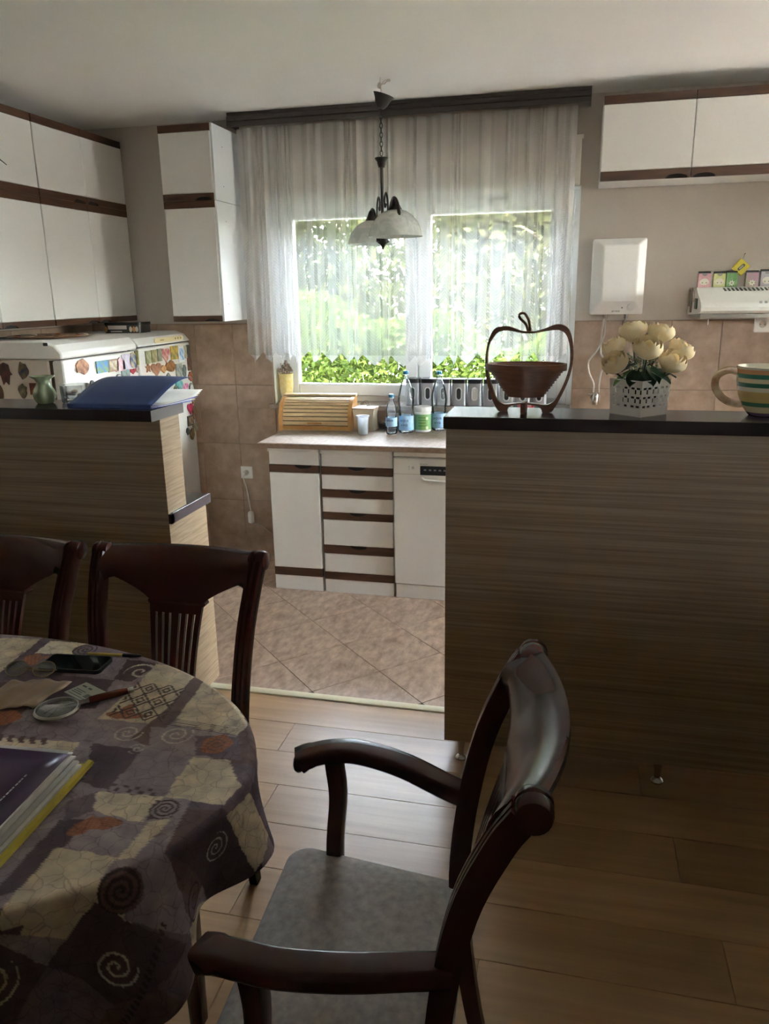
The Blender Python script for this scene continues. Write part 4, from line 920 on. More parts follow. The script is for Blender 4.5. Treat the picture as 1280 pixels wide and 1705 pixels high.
# things behind: dish stack and packets
t = thing('dish_stack', 'stack of glass dishes on the worktop behind the small bottle', 'dishes', (-1.03, 4.40, WZ))
for k in range(3): MB().lathe([(.03, .0+.014*k), (.055, .004+.014*k), (.060, .012+.014*k), (.057, .012+.014*k), (.03, .006+.014*k)], 24).build('dish', clear_mat('dish_glass', (.9, .95, .95), 1.5, .03, 1.5, .3), t)
for (x, z0, h, c, lab) in ((-1.045, .957, 0, 0, ''),):
    pass
tag(MB().box(-1.045, -.955, 4.442, 4.462, WZ, WZ+.085, .002).build('packet', mat('pink_packet', (.62, .48, .42), .5)), 'pinkish cardboard packet leaning by the window tiles behind the bottles', 'packet')
tag(MB().box(-.70, -.60, 4.42, 4.455, WZ, WZ+.075, .002).build('packet', mat('white_packet', (.72, .72, .68), .5)), 'white packet on the worktop behind the right bottle', 'packet')
# canisters on the sill
def canister():
    t = thing('canister', '', 'canister', (0, 0, 0), 0, 'steel canisters on the window sill')
    MB().prism(rrect(.082, .078, .018, 4), .004, .132, 'xy').build('canister_body', mat('canister_steel', (.46, .47, .50), .38, metal=.6), t, 40)
    MB().prism(rrect(.0845, .0805, .018, 4), .132, .156, 'xy').build('lid', black_plastic, t, 40)
    MB().prism(rrect(.083, .079, .018, 4), 0, .004, 'xy').build('base', black_plastic, t, 40)
    ov = [(.0185*math.cos(a), .072+.030*(1 if math.sin(a) > 0 else -1)*(abs(math.sin(a)) > 1e-9)*0+ (.020 if math.sin(a) >= 0 else -.020)+.0185*math.sin(a)) for a in np.linspace(0, 2*PI, 28, endpoint=False)]
    inn = [(p[0]*.68, .072+(p[1]-.072)*.83) for p in ov]
    n = len(ov); b = MB(); b.v = [(p[0], -.0405, p[1]) for p in ov]+[(p[0], -.0425, p[1]) for p in ov]+[(p[0], -.0425, p[1]) for p in inn]+[(p[0], -.0405, p[1]) for p in inn]
    for r in range(3):
        for k in range(n): b.f.append((r*n+k, r*n+(k+1) % n, (r+1)*n+(k+1) % n, (r+1)*n+k))
    b.build('window_ring', mat('ring_silver', (.72, .73, .76), .3), t, 30)
    MB().prism(inn, -.0412, -.0392, 'xz').build('window_insert', mat('canister_window', (.05, .05, .055), .15), t, 30)
    return t
c0 = canister(); sill_z = .985
cans = ['steel canister with black lid farthest left, behind the tall bottle', 'second steel canister from the left on the sill', 'third steel canister on the sill, behind the right bottle', 'steel canister just right of the right bottle', 'steel canister with pale contents, fifth from the left', 'steel canister at the left edge of the apple basket', 'steel canister seen under the left of the basket bowl', 'steel canister behind the red packet', 'steel canister farthest right under the basket bowl']
for i, lab in enumerate(cans):
    o = c0 if i == 0 else copy_tree(c0)
    o.location = (-.906+.0912*i, 4.515, sill_z); o['label'] = lab
    if i == 4:
        for ch in o.children:
            if ch.name.startswith('window_insert'): ch.data = ch.data.copy(); ch.data.materials.clear(); ch.data.materials.append(mat('pale_contents', (.62, .60, .58), .6))
t = thing('packet', 'red packet lying on the sill under the basket bowl', 'packet', (-.245, 4.448, sill_z))
MB().box(-.045, .045, -.008, .008, 0, .030, .004).build('wrapper', mat('red_wrap', (.62, .05, .07), .35), t)
MB().box(-.03, .03, -.0086, -.008, .011, .019).build('band', mat('pink_band', (.85, .5, .5), .4), t, 0)
# yellow vase with dried flowers
t = thing('vase', 'yellow patterned vase with dried flowers on the window sill', 'vase', (-1.708, 4.535, sill_z))
MB().lathe([(.026, 0), (.030, .004), (.026, .02), (.029, .035), (.038, .06), (.043, .10), (.044, .16), (.0465, .176), (.0435, .176), (.040, .10), (.03, .05), (.01, .04)], 28, capt=False).build('vase_body', mat('yellow_glaze', (.74, .58, .14), .3, col2=(.80, .72, .42), scale=(50, 50, 50)), t, 45)
b = MB(); rg_ = random.Random(4)
for k in range(26):
    a, rr_ = rg_.random()*2*PI, rg_.random()*.036; x, y = rr_*math.cos(a), rr_*math.sin(a)
    b.tube([(x*.5, y*.5, .12), (x, y, .18), (x*1.3, y*1.3, .20+.045*rg_.random())], .0011, 5)
b.build('stems', mat('dry_stem', (.32, .22, .14), .8), t)
b = MB()
for k in range(60):
    a, rr_ = rg_.random()*2*PI, rg_.random()*.046; b.ball((rr_*math.cos(a), rr_*math.sin(a), .185+.06*rg_.random()*(1.2-rr_/.05)), .006+.004*rg_.random(), 6, 4)
fl_ = b.build('dried_flowers', mat('dry_bloom', (.42, .33, .25), .9, col2=(.22, .15, .12), scale=(80, 80, 80)), t); fl_['kind'] = 'stuff'

# ================================================================ WALL FITTINGS
def socket(label, x, z):
    t = thing('wall_socket', label, 'socket', (x, YB-.0085, z))
    MB().box(-.040, .040, -.008, 0, -.040, .040, .004).build('plate', white_plastic, t)
    MB().lathe([(.020, 0), (.020, .003), (.0175, .003), (.0175, -.004)], 20, M=T(0, -.0075, 0) @ R(PI/2, 'X'), capb=False).build('rim', white_plastic, t)
    MB().lathe([(.0172, 0), (.0172, .0006)], 20, M=T(0, -.0078, 0) @ R(PI/2, 'X')).build('well', mat('socket_well', (.50, .46, .38), .5), t)
    for s in (-1, 1): MB().lathe([(.0026, 0), (.0026, .0006)], 8, M=T(s*.0095, -.0086, 0) @ R(PI/2, 'X')).build('pin_hole', black_plastic, t)
    return t
socket('white wall socket with a plug in it, left of the base cabinets', -1.978, .545)
socket('white wall socket under the cooker hood at the right edge', .945, 1.437)
t = thing('extension_lead', 'white plug and lead hanging from the wall socket beside the base cabinet', 'cable', (-1.978, YB-.018, .545))
MB().lathe([(.016, 0), (.017, .006), (.016, .022), (.009, .036), (.005, .04)], 16, M=R(PI/2, 'X')).build('plug', white_plastic, t)
MB().tube(bez([(0, -.037, 0), (-.002, -.045, -.03), (.004, -.02, -.10), (.012, -.012, -.20), (.018, -.012, -.245)], 20), .0042, 8).build('lead', white_plastic, t)
MB().lathe([(.010, .0), (.020, .006), (.021, .05), (.018, .072), (.006, .08)], 16, M=T(.022, -.024, -.325)).build('connector', white_plastic, t)
MB().tube(bez([(.022, -.024, -.325), (.06, -.022, -.33), (.11, -.02, -.36), (.20, -.02, -.42)], 16), .003, 6).build('grey_lead', mat('grey_cable', (.30, .27, .24), .6), t)
# water heater
t = thing('water_heater', 'small white water heater box on the wall above the flowers', 'water heater', (.205, YB, 1.685))
b = MB(); bw, bh = .131, .186; fw, fh0, fh1 = .080, -.120, .155
rows = [[(-bw, -.002, -bh), (bw, -.002, -bh), (bw, -.002, bh), (-bw, -.002, bh)], [(-bw, -.165, -bh), (bw, -.165, -bh), (bw, -.165, bh), (-bw, -.165, bh)], [(-fw, -.2, fh0), (fw+.01, -.2, fh0), (fw+.01, -.2, fh1), (-fw, -.2, fh1)]]
b.grid(rows, closed_u=True); b.f.append((0, 1, 2, 3)); b.f.append((8, 9, 10, 11)); o = b.build('casing', mat('heater_white', (.74, .74, .73), .32), t, 20)
md = o.modifiers.new('soft', 'BEVEL'); md.width = .007; md.segments = 3
Md = T(.062, -.184, -.150) @ R(PI/2+math.radians(0)-math.atan2(.035, .066)*1.0, 'X')
MB().lathe([(.019, 0), (.019, .004), (.016, .006)], 24, M=T(.070, -.182, -.150) @ R(math.radians(118), 'X')).build('dial', mat('heater_dial', (.66, .66, .66), .3), t)
MB().lathe([(.0235, 0), (.0235, .0012), (.0225, .0012), (.0225, 0)], 24, M=T(.070, -.181, -.150) @ R(math.radians(118), 'X'), capb=False, capt=False).build('dial_ring', mat('dial_grey', (.3, .3, .3), .5), t)
MB().ball((.028, -.182, -.152), .004, 8, 6).build('pilot_light', black_plastic, t)
text_obj('gorenje', .013, mat('print_dark', (.08, .08, .08), .5), t, T(-.022, -.178, -.172) @ R(math.radians(118)-PI/2+PI/2-math.radians(0), 'X'))
braid = mat('braided_hose', (.50, .47, .44), .4, metal=.4)
for (nm, pts) in (('hose', [(.160, 4.36, 1.50), (.158, 4.42, 1.44), (.156, 4.44, 1.38), (.125, 4.44, 1.31), (.085, 4.44, 1.25), (.088, 4.44, 1.19), (.115, 4.44, 1.13), (.117, 4.44, 1.08)]), ('hose', [(.150, 4.36, 1.50), (.146, 4.43, 1.42), (.142, 4.445, 1.33), (.150, 4.445, 1.28), (.185, 4.445, 1.25), (.158, 4.44, 1.20), (.146, 4.44, 1.13), (.146, 4.44, 1.08)]), ('hose', [(.258, 4.36, 1.50), (.256, 4.42, 1.44), (.25, 4.44, 1.34), (.21, 4.44, 1.26)])):
    MB().tube([(p[0]-.205, p[1]-YB, p[2]-1.685) for p in bez(pts, 40)], .0052, 8).build('hose', braid, t)
for x in (.155, .258): MB().lathe([(.011, 0), (.011, .022)], 8, M=T(x-.205, -.12, -.208)).build('hose_nut', chrome, t)
t = thing('angle_valve', 'chrome tap valve on the tiles under the water heater', 'tap', (.130, YB-.01, 1.05))
MB().lathe([(.026, 0), (.026, .004), (.012, .008), (.012, .04)], 18, M=R(PI/2, 'X')).build('flange', chrome, t)
MB().lathe([(.016, -.035), (.018, -.03), (.018, .02), (.012, .03)], 16, c=(0, -.04, 0)).build('valve_body', chrome, t)
MB().box(-.045, -.015, -.046, -.034, .016, .024, .003).build('lever', chrome, t)
# cooker hood
t = thing('cooker_hood', 'white slim cooker hood with slots along its top edge', 'cooker hood', (.575, YB, 0))
prof = [(-.002, 1.490), (-.002, 1.626), (-.245, 1.626), (-.275, 1.622), (-.30, 1.608), (-.43, 1.560), (-.452, 1.548), (-.46, 1.535), (-.458, 1.518), (-.44, 1.510), (-.40, 1.505)]
o = MB().prism(list(reversed(prof)), 0, .60, 'yz').build('casing', mat('hood_white', (.72, .72, .68), .35), t, 35)
MB().box(.01, .59, -.39, -.02, 1.484, 1.503).build('filter_panel', mat('filter_grey', (.32, .30, .28), .5, metal=.3), t, 0)
for k in range(22):
    x = .125+.0185*k; c = Vector((x, -.262, 1.6255))
    MB().box(-.0042, .0042, -.016, .016, -.0012, .0012, M=T(x, -.290, 1.6150) @ R(math.radians(23), 'X') @ R(math.radians(12), 'Z')).build('slot', black_plastic, t, 0)
for x in (.262, .284): MB().box(-.006, .006, -.001, .001, -.005, .005, M=T(x, -.4445, 1.556) @ R(math.radians(-30), 'X')).build('switch', mat('switch_grey', (.28, .28, .28), .4), t, 0)
MB().box(.046, .050, -.395, -.390, 1.452, 1.486).build('cord_stub', white_plastic, t, 0)
# magnets on hood end
for i, (y, z, w, h, c, lab) in enumerate(((4.42, 1.575, .05, .085, (.20, .17, .14), 'brown strip magnet at the back of the hood end'), (4.33, 1.575, .045, .10, (.10, .08, .07), 'dark tall magnet in the middle of the hood end'), (4.27, 1.585, .03, .055, (.45, .40, .35), 'pale narrow magnet at the top of the hood end'), (4.17, 1.550, .075, .05, (.02, .06, .045), 'dark green leaf magnet at the front of the hood end'), (4.34, 1.520, .05, .03, (.14, .08, .05), 'small brown magnet low on the hood end'))):
    t = thing('fridge_magnet', lab, 'magnet', (.5735, y, z), 0, 'magnets on the hood end')
    MB().prism(rrect(w, h, min(w, h)*.25, 3), -.004, 0, 'yz').build('magnet_plate', mat('hoodmag%d' % i, c, .4, col2=tuple(min(1, q*2.2) for q in c), scale=(60, 60, 60)), t, 30)
# tea boxes
def tea_box(x, w, h, c, c2, label, face, z=1.6265):
    t = thing('tea_box', label, 'box', (x, 4.285, z), math.radians(random.uniform(-4, 4)), 'tea boxes on the cooker hood')
    m = mat('tea_'+face+str(x), c, .5, col2=c2, scale=(30, 30, 18), contrast=(.35, .6))
    MB().box(-w/2, w/2, 0, .055, 0, h, .001).build('carton', m, t)
    MB().box(-w/2+.002, w/2-.002, .002, .05, h, h+.004, M=T(0, 0, 0)).build('opening', black_plastic, t, 0)
    if face == 'arch':
        b = MB().prism([(-w*.22*math.cos(a), h-.001-w*.2*math.sin(a)) for a in np.linspace(0, PI, 10)], -.0008, .0, 'xz'); b.build('tear_notch', mat('notch_grey', (.25, .23, .22), .6), t, 0)
        MB().prism([(w*.36*math.cos(a), h*.40+h*.24*math.sin(a)) for a in np.linspace(0, 2*PI, 16, endpoint=False)], -.001, .0, 'xz').build('print_oval', mat('tea_pale', (.72, .68, .58), .5), t, 0)
        for s in (-.16, .16): MB().prism([(w*s+w*.07*math.cos(a), h*.33+h*.05*math.sin(a)) for a in np.linspace(0, 2*PI, 8, endpoint=False)], -.0014, -.001, 'xz').build('print_dot', mat('tea_olive', (.30, .32, .16), .5), t, 0)
    else:
        st = [(w*.30*math.cos(a)*(1 if k % 2 else .55), h*.28+h*.24*math.sin(a)*(1 if k % 2 else .55)) for k, a in enumerate(np.linspace(0, 2*PI, 14, endpoint=False))]
        MB().prism(st, -.001, .0, 'xz').build('print_blossom', mat('tea_white', (.78, .78, .70), .5), t, 0)
        MB().prism([(w*.08*math.cos(a), h*.28+h*.07*math.sin(a)) for a in np.linspace(0, 2*PI, 8, endpoint=False)], -.0014, -.001, 'xz').build('print_dot', mat('tea_olive', (.30, .32, .16), .5), t, 0)
    MB().box(-w/2, w/2, .0, .001, 0, .018, M=T(0, .012, h) @ R(math.radians(-55), 'X')).build('flap', black_plastic, t, 0)
tea_box(.618, .058, .066, (.62, .28, .34), (.70, .45, .45), 'pink tea box farthest left on the cooker hood', 'arch')
tea_box(.688, .056, .064, (.48, .52, .16), (.62, .62, .34), 'yellow-green tea box second from the left on the hood', 'arch')
tea_box(.745, .053, .066, (.10, .24, .08), (.24, .40, .16), 'dark green tea box with white blossom on the hood', 'flower')
tea_box(.838, .058, .066, (.45, .22, .36), (.32, .36, .20), 'pink and green tea box under the yellow tag', 'flower')
tea_box(.905, .058, .070, (.42, .38, .42), (.52, .48, .50), 'greyish lilac tea box at the right frame edge', 'arch')
t = thing('hanging_tag', 'yellow diamond-shaped box hanging from a nail above the tea boxes', 'tag', (.806, 4.43, 1.722))
MB().box(-.031, .031, -.012, .012, -.031, .031, .003, M=R(math.radians(40), 'Y')).build('card', mat('tag_yellow', (.72, .60, .05), .45), t)
MB().prism([(p[0], p[1]) for p in rrect(.040, .014, .006, 4)], -.0135, -.012, 'xz', M=R(math.radians(-42), 'Y')).build('print_bar', mat('tag_black', (.05, .05, .05), .4), t, 0)
MB().prism([(p[0], p[1]) for p in rrect(.026, .007, .003, 4)], -.0142, -.0135, 'xz', M=R(math.radians(-42), 'Y')).build('print_inner', mat('tag_grey', (.45, .45, .36), .4), t, 0)
MB().tube([(.006, 0, .040), (.014, .012, .058), (.020, .045, .064)], .0009, 5).build('string', mat('string_dark', (.08, .06, .05), .8), t)
MB().tube([(.020, .048, .064), (.020, .030, .067)], .0022, 6).build('nail', iron, t)

# ================================================================ RIGHT BAR: apple basket, flowers, mug
BZ = 1.2515
t = thing('apple_basket', 'dark wooden apple-shaped folding fruit basket on the right bar', 'basket', (-.142, 2.50, BZ), math.radians(-5))
k_ = .000288
def ap(x, y): return ((x-590)*k_, (1200-y)*k_)
outer = [(590, 330), (680, 328), (780, 300), (880, 262), (960, 262), (1030, 310), (1070, 420), (1090, 560), (1082, 700), (1040, 870), (965, 1050), (925, 1130), (880, 1192), (790, 1198), (775, 1165), (720, 1128), (590, 1116), (460, 1128), (405, 1165), (390, 1205), (310, 1198), (235, 1080), (168, 880), (146, 700), (152, 560), (178, 420), (235, 310), (300, 280), (380, 278), (450, 296), (520, 322)]
inner = [(590, 352), (690, 348), (790, 330), (880, 318), (945, 322), (1000, 360), (1040, 450), (1056, 570), (1052, 700), (1010, 860), (935, 1030), (890, 1085), (830, 1112), (770, 1112), (745, 1108), (690, 1104), (590, 1096), (490, 1104), (440, 1112), (410, 1116), (350, 1112), (270, 1050), (205, 870), (172, 700), (168, 570), (190, 460), (250, 365), (310, 330), (380, 322), (450, 332), (520, 346)]
n = len(outer); b = MB()
def smooth_loop(P, m=124):
    V_ = [Vector((p[0], p[1], 0)) for p in P]; N_ = len(V_); out = []
    for i in range(m):
        u = i*N_/m; k = int(u); tt_ = u-k; a, b1, c, d = V_[(k-1) % N_], V_[k], V_[(k+1) % N_], V_[(k+2) % N_]
        q = .5*((2*b1)+(c-a)*tt_+(2*a-5*b1+4*c-d)*tt_*tt_+(3*b1-a-3*c+d)*tt_**3); out.append(ap(q.x, q.y))
    return out
O, I = smooth_loop(outer), smooth_loop(inner); m_ = len(O)
for (L_, y) in ((O, -.009), (O, .009), (I, .009), (I, -.009)): b.v += [(p[0], y, max(p[1], 0)) for p in L_]
for r in range(4):
    for k in range(m_): b.f.append((r*m_+k, r*m_+(k+1) % m_, ((r+1) % 4)*m_+(k+1) % m_, ((r+1) % 4)*m_+k))
b.build('apple_frame', apple_wood, t, 40)
MB().tube([(ap(x, y)[0], 0, ap(x, y)[1]) for (x, y) in [(q.x, q.y) for q in bez([(600, 330, 0), (575, 260, 0), (510, 195, 0), (500, 160, 0), (525, 142, 0), (560, 150, 0), (595, 200, 0), (615, 265, 0), (622, 330, 0)], 30)]], .0042, 8).build('stem_loop', apple_wood, t)
MB().box(-.0075, .0075, -.045, .009, 0, .034, .002).build('prop', apple_wood, t)
zt, nl = .152, 12
for k in range(nl):
    q = k/(nl-1); a = .126-.066*q; bdep = .088-.042*q; z1 = zt-.0083*k
    hgt = .020 if k == 0 else .0105
    ol = [(a*math.cos(w)*(1 if abs(math.cos(w)) < .9 else 1), bdep*math.sin(w)) for w in np.linspace(0, 2*PI, 40, endpoint=False)]
    il = [((a-.008)*math.cos(w), (bdep-.008)*math.sin(w)) for w in np.linspace(0, 2*PI, 40, endpoint=False)]
    b = MB(); z0 = z1-hgt
    for (L_, z) in ((ol, z0), (ol, z1), (il, z1), (il, z0)): b.v += [(p[0], p[1], z) for p in L_]
    for r in range(4):
        for j in range(40): b.f.append((r*40+j, r*40+(j+1) % 40, ((r+1) % 4)*40+(j+1) % 40, ((r+1) % 4)*40+j))
    b.build('bowl_ring', apple_wood, t, 40)
MB().prism([(.058*math.cos(w), .044*math.sin(w)) for w in np.linspace(0, 2*PI, 32, endpoint=False)], zt-.0083*11-.0105, zt-.0083*11-.004, 'xy').build('bowl_base', apple_wood, t)

# flower arrangement
t = thing('flower_arrangement', 'cream artificial roses in a pierced white square pot on the right bar', 'flowers', (.203, 2.505, BZ), math.radians(45))
pot_m = mat('pot_cream', (.55, .50, .43), .4)
hw = .0635; hgt = .108
gu = np.linspace(-1, 1, 19); gv = np.linspace(0, 1, 17)
def hole_fn(i, j):
    u = (gu[i]+gu[i+1])/2; v = (gv[j]+gv[j+1])/2
    for r, vc in enumerate((.30, .55, .80)):
        for c in range(-2, 3):
            uc = c*.40
            if abs(v-vc) < .035 and abs(u-uc) < .12: return True
            if r < 2 and abs(v-(vc+.125)) < .065 and abs(u-uc-.2) < .056: return True
    return False
wall_pan = None
for k in range(4):
    b = MB(); idx = {}
    for d in (0, 1):
        for j in range(17):
            for i in range(19):
                sc = .93+.07*gv[j]; idx[d, i, j] = len(b.v); b.v.append((gu[i]*(hw*sc-(.003 if d else 0)), -hw*sc+(.0035 if d else 0), gv[j]*hgt))
    for j in range(16):
        for i in range(18):
            if hole_fn(i, j): continue
            b.f.append((idx[0, i, j], idx[0, i+1, j], idx[0, i+1, j+1], idx[0, i, j+1])); b.f.append((idx[1, i, j], idx[1, i, j+1], idx[1, i+1, j+1], idx[1, i+1, j]))
            for (di, dj, a_, c_) in ((-1, 0, (i, j), (i, j+1)), (1, 0, (i+1, j), (i+1, j+1)), (0, -1, (i, j), (i+1, j)), (0, 1, (i, j+1), (i+1, j+1))):
                ii, jj = i+di, j+dj
                if ii < 0 or jj < 0 or ii >= 18 or jj >= 16 or hole_fn(ii, jj): b.f.append((idx[0, a_[0], a_[1]], idx[0, c_[0], c_[1]], idx[1, c_[0], c_[1]], idx[1, a_[0], a_[1]]))
    if wall_pan is None: wall_pan = b.mesh('pot_side', 30)
    o = link('pot_side', wall_pan, pot_m, t); o.rotation_euler = (0, 0, k*PI/2)
MB().box(-hw*.93, hw*.93, -hw*.93, hw*.93, 0, .012, .001).build('pot_base', pot_m, t)
MB().box(-.04, .04, -.04, .04, .012, .10, .01).build('pot_filling', mat('pot_filling', (.03, .03, .025), .9), t)
petal_m = mat('rose_petal', (.78, .68, .47), .55, col2=(.80, .58, .30), scale=(18, 18, 10)); core_m = mat('rose_core', (.80, .58, .26), .55)
def petal_mesh(R_, spread, hgt_, wid):
    rows = []
    for j in range(7):
        v = j/6; row = []
        for i in range(7):
            u = (i/6-.5)*2; a = u*wid*(.55+.45*math.sin(PI*min(1, v*.85+.12)))
            rr = R_*(.25+spread*math.sin(v*PI*.74))*(1-.02*u*u); z = hgt_*(v-.16*v*v*abs(u)**2)
            curl = .07*R_*max(0, v-.80)*5
            row.append(((rr+curl)*math.cos(a), (rr+curl)*math.sin(a), z))
        rows.append(row)
    return MB().grid(rows).mesh('petal', 60)
pm_out = petal_mesh(.042, .80, .056, 1.15); pm_mid = petal_mesh(.034, .74, .062, 1.15); pm_in = petal_mesh(.023, .66, .063, 1.3)
bpy_core = MB().ball((0, 0, .034), (.017, .017, .026), 12, 8).mesh('rose', 60)
iv = Matrix.Rotation(-math.radians(45), 4, 'Z')
for i, (x, y, z, tx, ty, s) in enumerate(((.008, -.070, .200, .15, -.62, 1.0), (-.078, -.045, .155, -.5, -.65, .95), (-.080, .012, .200, -.55, -.1, .85), (-.028, .02, .245, -.15, .0, 1.0), (.050, .012, .240, .2, .0, .95), (.108, .0, .190, .6, -.05, .95), (.080, -.055, .160, .5, -.5, 1.0))):
    p = iv @ Vector((x, y, z)); d = iv @ Vector((tx, ty, 1)); d.normalize()
    o = link('rose', bpy_core, core_m, t); o.location = p-d*.03*s; o.rotation_mode = 'QUATERNION'; o.rotation_quaternion = d.to_track_quat('Z', 'Y'); o.scale = (s, s, s)
    for ring, (pm, cnt) in enumerate(((pm_out, 5), (pm_mid, 4), (pm_in, 3))):
        for k in range(cnt):
            q = link('petal', pm, petal_m, o); q.rotation_euler = (0, 0, k*2*PI/cnt+ring*.7+i)
leaf_g = mat('rose_leaf', (.022, .055, .022), .4, col2=(.012, .03, .014), scale=(30, 30, 30)); leaf_l = mat('rose_leaf_light', (.09, .19, .04), .45)
def leafm(L, W_):
    rows = []
    for j in range(8):
        v = j/7; w = W_*math.sin(PI*min(1, v*.93+.07))**.8; rows.append([(u*w*.5, v*L, -.18*L*v*v+.06*L*abs(u)) for u in (-1, -.5, 0, .5, 1)])
    return MB().grid(rows).mesh('leaf', 60)
lm1 = leafm(.075, .045)
for k, (a, el_, z, s, lt) in enumerate(((-2.0, -.5, .135, 1.0, 0), (-1.57, -.75, .140, 1.15, 0), (-1.2, -.45, .135, 1.0, 0), (-.6, -.3, .135, 1.1, 0), (-2.7, -.45, .132, 1.0, 1), (.0, -.2, .14, 1.1, 0), (3.0, -.1, .15, 1.0, 0), (2.0, .1, .15, 1, 0), (1.0, .1, .15, 1, 0), (-.9, -.6, .15, 1.0, 0), (-2.3, -.1, .15, .9, 0))):
    o = link('leaf', lm1, None, t); o.data = lm1 if not lt else lm1.copy(); o.data.materials.clear() if lt else None; (o.data.materials.append(leaf_l) if lt else (lm1.materials or lm1.materials.append(leaf_g)))
    a2 = a-math.radians(45); o.location = (.025*math.cos(a2), .025*math.sin(a2), z); o.rotation_euler = (el_, 0, a2-PI/2); o.scale = (s, s, s)
b = MB(); rg_ = random.Random(9)
for k in range(70):
    a = rg_.uniform(0, 2*PI); r = rg_.uniform(.02, .115); z = .125+.05*rg_.random(); b.ball((r*math.cos(a), r*math.sin(a), z+.02*(r < .08)), .0035+.002*rg_.random(), 6, 4)
o = b.build('filler_buds', mat('filler_bud', (.32, .30, .18), .6, col2=(.10, .11, .05), scale=(90, 90, 90)), t); o['kind'] = 'stuff'
b = MB()
for k in range(26):
    a = rg_.uniform(0, 2*PI); r = rg_.uniform(.04, .105); z = .13+.04*rg_.random(); b.tube([(0, 0, .09), (r*.5*math.cos(a), r*.5*math.sin(a), z), (r*math.cos(a), r*math.sin(a), z+.01)], .0012, 5)
for (x, y, z) in ((.008, -.070, .17), (-.078, -.045, .13), (-.028, .02, .22), (.05, .012, .21), (.108, 0, .16), (.08, -.055, .13)):
    p = iv @ Vector((x, y, z)); b.tube([(p.x*.3, p.y*.3, .09), tuple(p)], .0028, 6)
b.build('stems', leaf_g, t)

# striped mug
t = thing('mug', 'big ceramic mug with green and ochre stripes at the right edge of the bar', 'mug', (.562, 2.515, BZ))
prof = [(.040, 0), (.043, .003), (.062, .028), (.076, .060), (.083, .100), (.087, .146)]
bands = [(0, .014, (.10, .06, .09)), (.014, .034, (.50, .40, .22)), (.034, .046, (.06, .16, .09)), (.046, .056, (.52, .38, .14)), (.056, .078, (.50, .34, .12)), (.078, .086, (.58, .52, .38)), (.086, .104, (.04, .14, .09)), (.104, .112, (.55, .47, .28)), (.112, .128, (.05, .17, .12)), (.128, .138, (.52, .26, .12)), (.138, .146, (.62, .58, .46))]
def pr_r(z):
    for (r0, z0), (r1, z1) in zip(prof[:-1], prof[1:]):
        if z0 <= z <= z1: return r0+(r1-r0)*(z-z0)/(z1-z0)
    return prof[-1][0]
b = MB(); b.lathe([(pr_r(z), z) for z in np.linspace(0, .146, 24)]+[(.084, .147), (.080, .14), (.070, .06), (.05, .02), (.01, .012)], 40, capt=False)
me = b.mesh('mug_body', 50)
for i, (z0, z1, c) in enumerate(bands): me.materials.append(mat('mug_band%d' % i, c, .18, coat=.5))
for p in me.polygons:
    z = p.center.z
    for i, (z0, z1, c) in enumerate(bands):
        if z0 <= z < z1+.0001 or (i == len(bands)-1 and z >= z1): p.material_index = i
    if math.hypot(p.center.x, p.center.y) < pr_r(min(max(z, 0), .1459))-.004 and z > .008: p.material_index = len(bands)-1
link('mug_body', me, None, t)
MB().sweep(bez([(-.078, 0, .128), (-.108, 0, .134), (-.138, 0, .118), (-.142, 0, .085), (-.120, 0, .052), (-.085, 0, .034), (-.062, 0, .034)], 26), rrect(.022, .013, .0055, 3), up=(0, 1, 0)).build('handle', mat('mug_handle', (.55, .42, .26), .2, col2=(.30, .14, .06), scale=(30, 30, 30), coat=.4), t, 50)

# ================================================================ LEFT BAR: vase, bowl, folder
t = thing('vase', 'small green ceramic vase with ruffled rim on the left bar', 'vase', (-1.888, 2.50, BZ))
MB().lathe([(.026, 0), (.030, .003), (.038, .018), (.0405, .032), (.037, .048), (.027, .066), (.0225, .076), (.026, .088), (.040, .099), (.043, .100), (.037, .096), (.022, .084), (.018, .07), (.01, .04)], 40, rmod=lambda a, z: 1+(.10*math.sin(a*7) if z > .084 else .0), capt=False).build('vase_body', mat('green_glaze', (.22, .27, .16), .25, col2=(.30, .33, .20), scale=(8, 8, 8), coat=.3), t, 60)
t = thing('crystal_bowl', 'cut crystal bowl with trinkets beside the green vase', 'bowl', (-1.785, 2.540, BZ))
MB().lathe([(.045, 0), (.050, .003), (.052, .020), (.053, .05), (.053, .066), (.049, .066), (.047, .02), (.01, .008)], 36, rmod=lambda a, z: 1+.03*math.sin(a*18+z*160), capt=False).build('bowl_body', clear_mat('crystal', (.97, .98, .98), 1.55, .05, 1.3, .24, (.92, .92, .90)), t, 20)
for k in range(5): MB().ball((.02*math.cos(k*1.3), .02*math.sin(k*1.3), .018+.006*k), (.014, .011, .008), 8, 6).build('trinket', mat('trinket%d' % (k % 3), ((.20, .07, .05), (.35, .22, .12), (.10, .06, .05))[k % 3], .4), t)
t = thing('document_folder', 'blue paper folder bulging open over papers on the left bar', 'folder', (-1.555, 2.405, BZ))
blue = mat('folder_blue', (.055, .10, .27), .45, var=.15, scale=(5, 5, 5))
rows = []
for j in range(21):
    v = j/20; y = .005+.205*v; z = .012+.076*math.sin(min(1, v*1.05)*PI*.52)**1.15
    rows.append([(-.175+.325*u+.055*v, y, z+.004*math.sin(u*3)*v) for u in np.linspace(0, 1, 14)])
o = MB().grid(rows).build('cover', blue, t, 60); md = o.modifiers.new('thick', 'SOLIDIFY'); md.thickness = .0016
MB().box(-.175, .155, .002, .235, 0, .002).build('back_cover', blue, t, 0)
MB().box(-.175, .15, .0, .004, 0, .014).build('spine', blue, t, 0)
